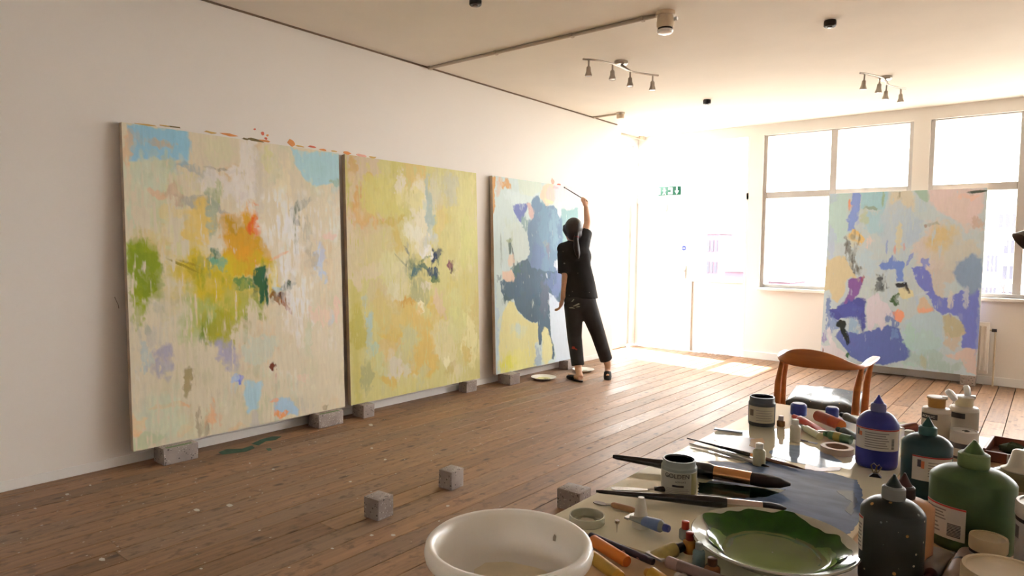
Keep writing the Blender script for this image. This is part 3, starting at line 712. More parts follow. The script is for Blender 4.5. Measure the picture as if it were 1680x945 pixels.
P.p([(843, 438), (852, 430), (866, 424), (872, 438), (890, 444), (926, 446), (930, 480), (918, 497), (905, 484), (899, 482), (902, 500), (904, 545), (910, 582), (908, 590), (904, 588), (902, 560), (898, 540), (891, 541), (887, 566), (884, 566), (882, 542), (882, 528), (874, 529), (860, 520), (848, 508), (842, 490), (828, 494), (822, 478), (820, 462), (828, 458), (836, 462)], (66, 94, 112), .97, .7)
P.e(862, 468, 22, 28, (72, 100, 122), .7); P.e(848, 440, 9, 8, (74, 108, 98), .7); P.e(893, 490, 7, 36, (84, 98, 116), .9); P.e(907, 460, 18, 16, (92, 112, 156), .8); P.e(922, 470, 14, 22, (106, 124, 168), .85); P.e(897, 452, 1.2, 5, (190, 200, 210), .8, -20, .3); P.e(830, 488, 6, 8, (70, 96, 96), .6); P.e(818, 455, 3, 5, (90, 110, 120), .6)
P.p([(824, 446), (838, 442), (844, 452), (842, 462), (830, 463), (824, 458)], (228, 196, 170), .95)
P.p([(836, 492), (843, 496), (850, 512), (868, 526), (882, 530), (883, 558), (878, 564), (879, 602), (822, 614), (818, 560), (824, 512)], (228, 218, 152), .95)
P.e(850, 538, 14, 10, (216, 218, 180), .7); P.e(834, 600, 12, 15, (226, 220, 86), .85, 0, 1, .7); P.e(855, 590, 16, 16, (232, 222, 140), .7); P.e(852, 535, 4, 8, (206, 218, 206), .7)
P.p([(889, 545), (894, 537), (900, 542), (905, 556), (906, 588), (896, 600), (889, 592)], (224, 214, 154), .95)
P.e(883, 590, 5, 20, (168, 184, 194), .9); P.e(813, 540, 4, 70, (176, 196, 206), .7)
P.p([(900, 482), (908, 484), (916, 497), (930, 498), (944, 490), (946, 596), (908, 601), (912, 586), (905, 548)], (206, 214, 222), .95)
P.scumble(700, (.008, .04), .45, .07, .02); P.streaks(.03); P.build(root)

# ---------------- fourth canvas, leaning on the far window
def far_y(z): return 7.895+(8.030-7.895)*(z-.10)/1.85
bl = on(1348, 577, 1, 7.895); tr = on(1617, 308, 1, 8.03); br_ = on(1605, 616, 1, 7.895); tl = on(1360, 312, 1, 8.03)
X0 = (bl.x+tl.x)/2; X1 = (br_.x+tr.x)/2
root = thing('abstract_painting', 'lilac blue and pink abstract canvas leaning against the far window sill', 'painting', ((X0+X1)/2, 7.92, .10))
P = Painter((X0, 8.03, tr.z), (X1, 8.03, tr.z), (X0, 7.895, .10), (222, 216, 210), 43)
P.fill((188, 198, 200))
P.mottle(40, [(184, 200, 204), (196, 202, 200), (180, 196, 206), (192, 204, 196)], (.06, .18), .7)
P.p([(1361, 314), (1392, 314), (1390, 350), (1392, 382), (1380, 400), (1358, 400)], (180, 204, 198), .85, 1.5, .04); P.e(1368, 325, 8, 12, (176, 190, 205), .7); P.e(1362, 400, 8, 30, (178, 190, 210), .7)
P.p([(1412, 314), (1455, 312), (1452, 345), (1430, 345), (1412, 342)], (158, 196, 204), .9, 1.3); P.e(1438, 366, 20, 18, (162, 196, 206), .8); P.e(1420, 360, 9, 10, (184, 192, 160), .7); P.e(1448, 326, 2, 16, (150, 170, 130), .7); P.e(1428, 342, 12, 3, (140, 150, 130), .7)
P.p([(1398, 315), (1411, 314), (1411, 345), (1409, 362), (1403, 366), (1404, 378), (1391, 379), (1393, 366), (1389, 358), (1394, 350), (1396, 330)], (132, 152, 208), .97); P.e(1393, 336, 2.6, 11, (222, 150, 120), .95, 0, .5)
P.p([(1458, 312), (1500, 311), (1500, 345), (1480, 342), (1460, 350)], (208, 196, 174), .85, 1.5, .03); P.e(1476, 318, 2, 6, (140, 134, 110), .7)
P.p([(1500, 311), (1522, 310), (1528, 322), (1524, 330), (1508, 326)], (160, 184, 170), .95)
P.p([(1524, 310), (1615, 308), (1614, 340), (1606, 372), (1572, 366), (1545, 352), (1528, 332)], (218, 194, 190), .9, 1.5, .03); P.e(1575, 350, 30, 30, (212, 194, 186), .7); P.e(1590, 322, 16, 5, (226, 186, 166), .6)
P.e(1604, 314, 16, 2.2, (70, 84, 72), .95, -3, .5)
P.e(1478, 372, 30, 40, (180, 194, 206), .75); P.e(1500, 375, 12, 26, (174, 190, 206), .7); P.e(1525, 415, 22, 44, (208, 194, 188), .85); P.e(1560, 420, 40, 30, (202, 194, 178), .7); P.e(1540, 465, 24, 24, (198, 188, 178), .85)
P.e(1541, 393, 19, 16, (206, 184, 130), .85, 0, .8, .9); P.e(1530, 369, 10, 3, (150, 160, 150), .7); P.e(1518, 371, 3, 3, (150, 120, 110), .7); P.e(1605, 365, 6, 8, (190, 165, 150), .7)
P.e(1406, 392, 9, 14, (220, 184, 112), .9, -25); P.e(1400, 398, 10, 14, (206, 196, 160), .5, -30); P.e(1425, 398, 4, 12, (216, 200, 196), .85); P.e(1475, 392, 5, 26, (208, 200, 172), .85); P.e(1468, 410, 2, 8, (214, 160, 150), .8); P.e(1483, 405, 2, 6, (210, 160, 160), .7)
P.mottle(26, [(84, 84, 78), (110, 108, 98), (130, 128, 120)], (.010, .028), .85, (1384, 388, 1408, 455), 4)
P.e(1390, 408, 4, 16, (92, 90, 84), .7, -12, 1.6, .7); P.e(1402, 432, 5, 18, (92, 90, 86), .7, -22, 1.6, .7)
P.e(1425, 430, 18, 20, (182, 200, 208), .8)
P.p([(1357, 428), (1372, 420), (1384, 418), (1400, 445), (1408, 462), (1396, 454), (1388, 462), (1386, 478), (1374, 496), (1366, 490), (1362, 476), (1352, 478)], (208, 192, 154), .95)
P.p([(1392, 458), (1412, 454), (1418, 460), (1410, 480), (1396, 496), (1386, 502), (1384, 496), (1394, 478)], (128, 84, 154), .95); P.e(1415, 459, 2.5, 7, (160, 80, 90), .8)
P.p([(1442, 436), (1456, 430), (1462, 416), (1470, 426), (1484, 432), (1480, 446), (1482, 462), (1471, 462), (1470, 444), (1452, 444)], (112, 138, 206), .95); P.e(1493, 425, 3, 12, (130, 146, 206), .8, 25); P.e(1455, 405, 2, 12, (140, 160, 206), .7)
P.e(1447, 455, 9, 9, (44, 44, 50), .85, 0, 1.4, .6, .4); P.e(1452, 468, 8, 9, (54, 54, 58), .8, 0, 1.4, .6, .4); P.e(1440, 470, 6, 8, (74, 76, 80), .7); P.e(1450, 462, 4, 4, (180, 190, 196), .7)
P.p([(1486, 470), (1496, 478), (1498, 488), (1480, 492), (1472, 482), (1474, 474)], (216, 206, 166), .95); P.e(1467, 492, 5, 8, (62, 94, 52), .95, 10); P.e(1472, 486, 3, 5, (80, 110, 60), .8)
P.p([(1469, 465), (1488, 463), (1489, 470), (1493, 482), (1489, 482), (1484, 471), (1471, 472)], (36, 36, 40), .97, .5)
P.p([(1495, 440), (1512, 436), (1528, 452), (1534, 482), (1545, 488), (1562, 486), (1580, 478), (1606, 474), (1606, 572), (1582, 572), (1578, 540), (1572, 520), (1560, 514), (1546, 516), (1534, 506), (1522, 486), (1508, 470)], (114, 124, 202), .95, 1.2); P.e(1516, 432, 7, 8, (120, 136, 206), .8)
P.p([(1572, 428), (1590, 418), (1612, 424), (1610, 474), (1594, 484), (1578, 470), (1560, 448)], (136, 158, 186), .95, 1.5, .03)
P.e(1562, 492, 4, 14, (206, 202, 196), .85); P.e(1586, 490, 5, 16, (196, 200, 206), .8); P.e(1512, 482, 12, 2, (196, 206, 214), .8, -20, .4); P.e(1503, 494, 3, 10, (180, 196, 210), .8)
P.p([(1360, 508), (1374, 504), (1396, 494), (1408, 486), (1420, 490), (1418, 505), (1421, 536), (1414, 545), (1406, 520), (1390, 518), (1374, 522), (1362, 520)], (70, 74, 152), .95, 1.4); P.e(1394, 508, 18, 14, (86, 94, 168), .7); P.e(1359, 510, 5, 26, (98, 120, 176), .8); P.e(1366, 530, 9, 14, (110, 134, 186), .7); P.e(1398, 532, 9, 12, (146, 176, 200), .85)
P.p([(1377, 540), (1410, 546), (1430, 540), (1455, 534), (1474, 540), (1480, 556), (1492, 566), (1494, 584), (1478, 594), (1452, 600), (1402, 592), (1384, 568), (1370, 552)], (94, 108, 172), .97, 1, .012); P.e(1462, 525, 12, 16, (96, 116, 176), .8); P.e(1465, 550, 7, 10, (120, 150, 196), .7)
P.p([(1422, 492), (1432, 484), (1440, 480), (1446, 492), (1456, 498), (1464, 512), (1466, 524), (1456, 516), (1452, 520), (1452, 536), (1446, 542), (1441, 532), (1435, 530), (1430, 543), (1424, 540), (1421, 520)], (210, 202, 210), .97, .7)
P.p([(1465, 512), (1472, 506), (1482, 512), (1484, 520), (1476, 528), (1466, 524)], (230, 156, 124), .97); P.p([(1504, 506), (1508, 490), (1514, 486), (1522, 498), (1534, 506), (1532, 512), (1506, 512)], (208, 184, 158), .95); P.e(1520, 509, 14, 3.5, (228, 168, 140), .85)
P.p([(1476, 532), (1500, 516), (1520, 512), (1545, 514), (1548, 560), (1540, 580), (1510, 582), (1490, 570), (1478, 552)], (178, 198, 206), .95, 1.2); P.e(1494, 552, 12, 24, (172, 204, 194), .8); P.e(1520, 562, 20, 22, (172, 200, 194), .6)
P.p([(1546, 518), (1562, 516), (1576, 528), (1582, 548), (1570, 556), (1552, 552)], (186, 178, 146), .95); P.e(1564, 560, 14, 10, (200, 184, 166), .85)
P.e(1520, 592, 36, 14, (166, 190, 184), .8); P.e(1545, 600, 40, 8, (168, 188, 182), .8); P.e(1515, 594, 6, 12, (180, 180, 150), .7); P.e(1492, 600, 10, 5, (170, 200, 190), .8)
P.p([(1552, 582), (1574, 578), (1590, 570), (1604, 574), (1603, 616), (1586, 612), (1578, 590), (1556, 586)], (214, 190, 180), .95); P.e(1604, 540, 3, 40, (150, 160, 200), .6)
P.p([(1371, 535), (1372, 528), (1377, 524), (1386, 526), (1388, 532), (1386, 538), (1397, 562), (1391, 567), (1380, 546), (1377, 537)], (34, 40, 34), .98, .5)
P.p([(1357, 540), (1362, 535), (1366, 556), (1374, 570), (1386, 578), (1390, 590), (1348, 586), (1347, 568), (1362, 566)], (214, 206, 208), .95, .8); P.e(1354, 552, 5, 12, (150, 138, 184), .85); P.e(1392, 583, 5, 6, (52, 96, 62), .95); P.e(1350, 575, 1.5, 4, (120, 60, 50), .7)
P.scumble(700, (.008, .04), .45, .08, .018); P.streaks(.03); P.build(root)

# ---------------- paint marks on the wall along the top edges of the canvases
pmk = {n: mat('wall_mark_'+n, c, .7) for n, c in dict(orange=(226, 150, 84), red=(216, 110, 84), ochre=(216, 178, 104), olive=(120, 104, 60), pink=(232, 176, 160)).items()}
rr_ = random.Random(5)
for px, py, wd, hg, cn in [(240, 205, 10, 1.5, 'ochre'), (270, 206, 7, 1.2, 'ochre'), (285, 208, 8, 1.5, 'olive'), (345, 217, 8, 2, 'ochre'), (375, 221, 9, 2.2, 'orange'), (403, 228, 4, 2, 'olive'), (420, 230, 10, 3, 'olive'), (433, 231, 6, 2.5, 'orange'),
                           (418, 212, 1.5, 1.5, 'red'), (431, 219, 2, 3, 'red'), (439, 222, 1.5, 2, 'orange'), (436, 227, 2, 3, 'red'), (478, 234, 5, 6, 'orange'), (492, 240, 5, 1.5, 'ochre'), (513, 241, 5, 2, 'red'), (530, 246, 5, 2, 'orange'), (548, 248, 4, 1.5, 'ochre'),
                           (569, 251, 5, 3, 'orange'), (592, 255, 7, 3, 'pink'), (612, 258, 5, 2, 'ochre'), (907, 298, 3, 7, 'pink'), (917, 303, 4, 2, 'red')]:
    c = on(px, py, 0, 0.0); k = mpp(c); n = 9
    ry = wd*k/.55; rz = hg*k; mb = MB()
    poly = [(cos(2*pi*i/n)*ry*rr_.uniform(.6, 1.1), sin(2*pi*i/n)*rz*rr_.uniform(.5, 1.2)) for i in range(n)]
    mb.add([(0, c.y+a, c.z+b) for a, b in poly]+[(.0015, c.y+a*.9, c.z+b*.9) for a, b in poly], [tuple(range(n, 2*n))]+[(i, (i+1) % n, n+(i+1) % n, n+i) for i in range(n)])
    mb.build('paint_mark', pmk[cn], wall_left, None)

# ================================================================== BLOCKS, RADIATOR, CEILING FIXTURES
M_conc = speckle_mat('grey_concrete_block', (160, 150, 144), [(96, 90, 88), (196, 190, 184)], .9, 70, .30, .16, bump=.3)
M_concg = mat('block_green_paint', (96, 120, 80), .6)
def block(name, label, a, b, rotz=0, paint=False, chip=False):
    """rough cast concrete block standing on the floor, a and b its plan corners and top"""
    c = ((a[0]+b[0])/2, (a[1]+b[1])/2, 0); t = thing(name, label, 'block', c, rotz, 'concrete blocks')
    sx, sy, h = (b[0]-a[0])/2, (b[1]-a[1])/2, b[2]
    mb = MB().bbox((-sx, -sy, 0), (sx, sy, h), .004, 2); R_ = random.Random(hash(label) % 999 if False else len(label)*7)
    mb.v = [(x_+R_.uniform(-.0012, .0012), y_+R_.uniform(-.0012, .0012), max(0, z_-R_.uniform(0, .0008))) for x_, y_, z_ in mb.v]
    mb.build('block_body', M_conc, t, 30)
    if paint:
        MB().bbox((sx-.03, -sy+.02, h-.0002), (sx-.004, sy-.03, h+.0003), .0001, 1).build('paint_smear', M_concg, t, None)
    return t
BZ = .0985
block('concrete_block', 'long grey block under the near corner of the cream canvas', (.066, 1.693, 0), (.198, 1.893, BZ), 0, True)
block('concrete_block', 'grey block with green smear under the far corner of the cream canvas', (.060, 2.752, 0), (.185, 2.962, BZ), 0, True)
block('concrete_block', 'grey block under the near corner of the yellow canvas', (.055, 3.142, 0), (.190, 3.245, BZ))
block('concrete_block', 'grey block under the far corner of the yellow canvas', (.050, 4.315, 0), (.150, 4.45, BZ))
block('concrete_block', 'grey block under the near corner of the aqua canvas', (.070, 4.835, 0), (.225, 4.985, BZ))
block('concrete_block', 'grey block under the far corner of the aqua canvas behind the person', (.050, 5.88, 0), (.170, 6.02, BZ))
block('concrete_block', 'grey block under the right corner of the lilac canvas', (X1-.13, 7.88, 0), (X1-.005, 7.985, .0985))
block('concrete_block', 'grey block under the left corner of the lilac canvas', (X0+.05, 7.88, 0), (X0+.18, 7.985, .0985))
block('concrete_cube', 'loose concrete cube on the floor, nearer to the bowl', (1.645, 1.985, 0), (1.745, 2.085, .10), .08)
block('concrete_cube', 'loose concrete cube on the floor, farther one toward the yellow canvas', (1.635, 2.495, 0), (1.727, 2.595, .10), .06)
q = on(918, 832, 2, 0.0)
block('concrete_cube', 'loose concrete block half hidden behind the table edge', (q.x-.01, q.y-.01, 0), (q.x+.12, q.y+.10, .10), .05)

# radiator below the far window
M_rad = mat('radiator_white', (226, 220, 212), .45, var=.03)
rd = thing('radiator', 'white panel radiator on the far wall behind the lilac canvas', 'radiator', (2.35, L-.110, .12))
MB().bbox((0, 0, 0), (1.345, .022, .50), .006).build('panel', M_rad, rd, 30)
MB().bbox((0, .045, 0), (1.345, .067, .50), .006).build('panel', M_rad, rd, 30)
MB().bbox((0, .0, .49), (1.345, .067, .505), .004).build('top_grille', M_rad, rd, 30)
rib = MB().bbox((-.009, -.006, .03), (.009, .002, .47), .003, 1).mesh('rib'); rib.materials.append(M_rad)
for i in range(32):
    o = bpy.data.objects.new('rib', rib); COL.objects.link(o); o.parent = rd; o.location = (.03+i*.0415, 0, 0)
for x_ in (.1, 1.25): MB().box((x_-.02, .067, .08), (x_+.02, .109, .42)).build('bracket', M_rad, rd, None)
MB().tube([(1.36, .035, .43), (1.40, .035, .43)], .016, 10).build('valve', mat('valve_dark', (60, 58, 58), .4), rd)
MB().tube([(1.345, .035, .43), (1.39, .035, .43), (1.39, .035, -.12)], .0085, 8).build('pipe', mat('painted_pipe', (206, 190, 164), .5), rd)

# conduits, detectors, sensors
con1 = thing('ceiling_conduit', 'pale conduit crossing the ceiling from left wall to the large detector', 'conduit', (0, 3.96, H-.012))
MB().tube([(.012, 0, 0), (2.10, 0, 0)], .012, 10).build('pipe', M_conduit, con1)
for x_ in (.03, .75, 1.45, 2.0): MB().bbox((x_-.012, -.02, -.0145), (x_+.012, .02, .012), .003, 1).build('saddle', M_conduit, con1, 30)
con2 = thing('ceiling_conduit', 'short conduit on the ceiling leading to the small white sounder box', 'conduit', (0, 6.53, H-.010))
MB().tube([(.011, 0, 0), (.34, -.005, 0)], .010, 10).build('pipe', M_conduit, con2)
MB().bbox((.02, -.018, -.012), (.04, .018, .01), .003, 1).build('saddle', M_conduit, con2, 30)
sm = thing('smoke_detector', 'cream cylindrical smoke detector on the ceiling at the conduit end', 'detector', (2.161, 3.965, H))
M_cream = mat('detector_cream', (214, 194, 166), .4)
MB().lathe([(.062, 0), (.062, -.022), (.052, -.026), (.052, -.055), (.054, -.058), (.054, -.085), (.050, -.10)], 32).build('base', M_cream, sm)
MB().lathe([(.046, -.100), (.046, -.112), (.040, -.114), (.040, -.100)], 32).build('slot_ring', mat('detector_slot', (40, 34, 30), .5), sm)
MB().lathe([(.050, -.112), (.052, -.118), (.044, -.130), (.028, -.136), (0, -.137)], 32).build('dome', mat('detector_white', (244, 242, 238), .25, coat=.6), sm)
MB().lathe([(.012, 0), (.012, .02), (0, .022)], 12, Matrix.Translation((.055, .015, -.05)) @ Matrix.Rotation(pi/2, 4, 'Y')).build('indicator', mat('indicator_white', (246, 246, 244), .2), sm)
sb_ = thing('alarm_sounder', 'small white sounder box on the ceiling near the end of the left wall', 'alarm', (.372, 6.52, H))
MB().lathe([(.048, 0), (.048, -.02), (.042, -.024), (.042, -.058), (.034, -.066), (0, -.066)], 28).build('housing', M_cream, sb_)
MB().lathe([(.050, -.010), (.051, -.012), (.050, -.016)], 28).build('ring', M_white, sb_)
M_blk = mat('sensor_black', (34, 30, 28), .45)
for (x_, y_), lb in zip([on(780, -2, 2, H).xy, on(1362, 34, 2, H).xy, on(1160, 164, 2, H).xy],
                        ['black ceiling sensor cut by the top edge of the photo', 'black ceiling sensor between detector and right track light', 'small black ceiling sensor nearest the exit door']):
    t = thing('ceiling_sensor', lb, 'sensor', (x_, y_, H), 0, 'black ceiling sensors')
    MB().lathe([(.036, 0), (.038, -.010), (.038, -.034), (.033, -.040), (0, -.040)], 24).build('housing', M_blk, t)
    MB().lathe([(.020, -.0395), (.016, -.046), (0, -.047)], 20).build('lens', mat('sensor_lens', (60, 54, 50), .2), t)
# pipe stub in the corner
t = thing('corner_bracket', 'small grey pipe bracket in the ceiling corner above the door', 'bracket', (-.20, L-.16, H-.03))
MB().tube([(-.05, -.30, .012), (0, 0, .0), (.05, .10, 0)], .012, 8).build('pipe', M_conduit, t); MB().bbox((.01, .05, -.02), (.07, .12, .03), .004, 1).build('clip', M_conduit, t, 30)

# ---- track lights
M_chrome = mat('brushed_steel', (176, 168, 158), .3, .9, var=.05)
M_lamp = mat('spot_face', (232, 228, 220), .2, coat=.5)
def track(label, pts, hang, plate_px, zdrop=.085):
    pc_ = on(*plate_px, 2, H); t = thing('track_light', label, 'lamp', (pc_.x, pc_.y, H), 0, 'four spot track lights')
    zb = H-zdrop; W3 = [on(a, b, 2, zb)-Vector((pc_.x, pc_.y, H)) for a, b in pts]
    # smooth wave through the points
    def cat(P_, n=8):
        out = []
        for i in range(len(P_)-1):
            p0 = P_[max(i-1, 0)]; p1 = P_[i]; p2 = P_[i+1]; p3 = P_[min(i+2, len(P_)-1)]
            for k in range(n):
                u = k/n; out.append(.5*((2*p1)+(p2-p0)*u+(2*p0-5*p1+4*p2-p3)*u*u+(3*p1-p0-3*p2+p3)*u**3))
        out.append(P_[-1]); return out
    MB().tube(cat(W3), .0075, 8, None, None).build('rail', M_chrome, t)
    MB().lathe([(.055, 0), (.055, -.018), (.048, -.026), (0, -.026)], 28).build('ceiling_plate', M_chrome, t)
    mid = min(range(len(W3)), key=lambda i: W3[i].xy.length); c = W3[mid]
    MB().tube([(0, 0, -.024), (c.x, c.y, c.z)], .010, 8).build('stem', M_chrome, t)
    sme = MB().lathe([(.007, 0), (.007, -.045), (.016, -.055), (.018, -.085), (.028, -.118), (.027, -.120), (.022, -.110)], 20).mesh('spot'); sme.materials.append(M_chrome)
    fme = MB().lathe([(.0235, -.113), (.020, -.119), (0, -.121)], 20).mesh('spot_face'); fme.materials.append(M_lamp)
    for a, b, lean in hang:
        p = on(a, b, 2, zb)-Vector((pc_.x, pc_.y, H))
        o = bpy.data.objects.new('spot', sme); COL.objects.link(o); o.parent = t; o.location = p; o.rotation_euler = (radians(lean), radians(lean*.7), 0)
        o2 = bpy.data.objects.new('spot_face', fme); COL.objects.link(o2); o2.parent = o
track('steel four spot track light nearer the left wall', [(956, 97), (980, 99), (1005, 105), (1020, 111), (1034, 117), (1056, 121), (1080, 124)],
      [(966, 98, 3), (1005, 105, -3), (1034, 117, -2), (1071, 123, 4)], (1019, 101))
track('steel four spot track light farther right toward the window', [(1411, 120), (1420, 121), (1442, 126), (1452, 132), (1456, 139), (1470, 143), (1486, 146)],
      [(1419, 121, 8), (1444, 127, 8), (1455, 139, 7), (1478, 145, -2)], (1452, 126))

# ---- fire exit sign on the transom
ep = on(1100, 320, 1, L-.02)
ex = thing('fire_exit_sign', 'green fire exit sign standing on the transom above the door', 'sign', (ep.x, L-.02, 1.998))
k = mpp(ep); W = 33*k/2*1.22; Hs = 15.5*k
MB().bbox((-W, -.045, 0), (W, -.012, Hs), .006).build('sign_box', mat('exit_green', (6, 84, 62), .4), ex, 30)
MB().bbox((-W-.03, -.05, -.001), (W, .02, .006), .002, 1).build('base_plate', M_alu, ex, 30)
yf = -.047; Mw = mat('sign_white', (240, 244, 240), .4)
def shape(poly, nm, cx):
    mb = MB(); n = len(poly); mb.add([(cx+a*Hs, yf, b*Hs) for a, b in poly]+[(cx+a*Hs, yf+.002, b*Hs) for a, b in poly], [tuple(range(n)), tuple(range(2*n-1, n-1, -1))]+[(i, (i+1) % n, n+(i+1) % n, n+i) for i in range(n)])
    mb.build(nm, Mw, ex, None)
shape([(-.12, .15), (.12, .15), (.12, .85), (-.12, .85)], 'door_symbol', -W*.86)
shape([(-.1, .12), (.0, .35), (.12, .12), (.2, .14), (.1, .45), (.22, .55), (.2, .62), (.05, .68), (.1, .8), (0, .88), (-.1, .8), (-.06, .68), (-.2, .55), (-.16, .5), (-.06, .55), (-.06, .4), (-.2, .14)], 'running_figure', -W*.42)
shape([(-.25, .15), (.25, .15), (.25, .85), (-.25, .85), (-.25, .65), (.05, .65), (.05, .35), (-.25, .35)], 'exit_door_symbol', W*.12)
shape([(-.08, .9), (.08, .9), (.08, .5), (.25, .5), (0, .12), (-.25, .5), (-.08, .5)], 'arrow_symbol', W*.68)

# ---- stains and flecks of paint on the floor
gs = mat('green_floor_paint', (46, 84, 66), .6, var=.3, scale=30)
def floor_blob(pts, m_, nm, h=.0012):
    mb = MB(); n = len(pts); P3 = [on(a, b, 2, 0) for a, b in pts]; c = sum(P3, Vector())/n
    mb.add([(p.x, p.y, .0002) for p in P3]+[(c.x+(p.x-c.x)*.9, c.y+(p.y-c.y)*.9, h) for p in P3], [tuple(range(n, 2*n))]+[(i, (i+1) % n, n+(i+1) % n, n+i) for i in range(n)])
    mb.build(nm, m_, floor, None)
floor_blob([(358, 742), (372, 737), (398, 736), (414, 731), (418, 735), (404, 741), (380, 744), (364, 746)], gs, 'paint_stain')
floor_blob([(412, 728), (428, 721), (446, 716), (462, 716), (452, 722), (436, 724), (424, 731)], gs, 'paint_stain')
floor_blob([(436, 736), (444, 735), (446, 739), (440, 740)], gs, 'paint_stain')
pale = mat('pale_floor_paint', (196, 192, 182), .6, var=.1)
for (a, b, rx) in [(110, 811, 5), (58, 834, 3), (323, 837, 7), (377, 829, 6), (168, 918, 7), (148, 796, 3), (410, 760, 2), (448, 770, 3), (610, 878, 4), (645, 878, 6), (608, 697, 5), (632, 754, 3), (610, 735, 3), (575, 790, 3), (330, 933, 3), (545, 900, 3), (735, 830, 4)]:
    floor_blob([(a+rx*cos(2*pi*i/7)*random.uniform(.6, 1.1), b+rx*.45*sin(2*pi*i/7)*random.uniform(.6, 1.1)) for i in range(7)], pale, 'paint_drip', .0009)
fl = MB(); R_ = random.Random(8)
for i in range(420):
    y_ = R_.uniform(.8, 6.5); x_ = abs(R_.gauss(0, .75))+.22
    if x_ > 3.2: continue
    r = R_.uniform(.0015, .006); n = 6
    pl = [(x_+r*cos(2*pi*k/n)*R_.uniform(.6, 1.1), y_+r*1.3*sin(2*pi*k/n)*R_.uniform(.6, 1.1)) for k in range(n)]
    fl.add([(a, b, .0006) for a, b in pl], [tuple(range(n))])
o = fl.build('paint_flecks', pale, floor, None); o['kind'] = 'stuff'
# cable-like scratch on the near wall
MB().tube([on(188, 487, 0, .001), on(191, 494, 0, .001), on(194, 500, 0, .001), on(195, 506, 0, .001)], .0016, 6).build('wall_scratch', mat('scratch_grey', (120, 112, 104), .8), wall_left)

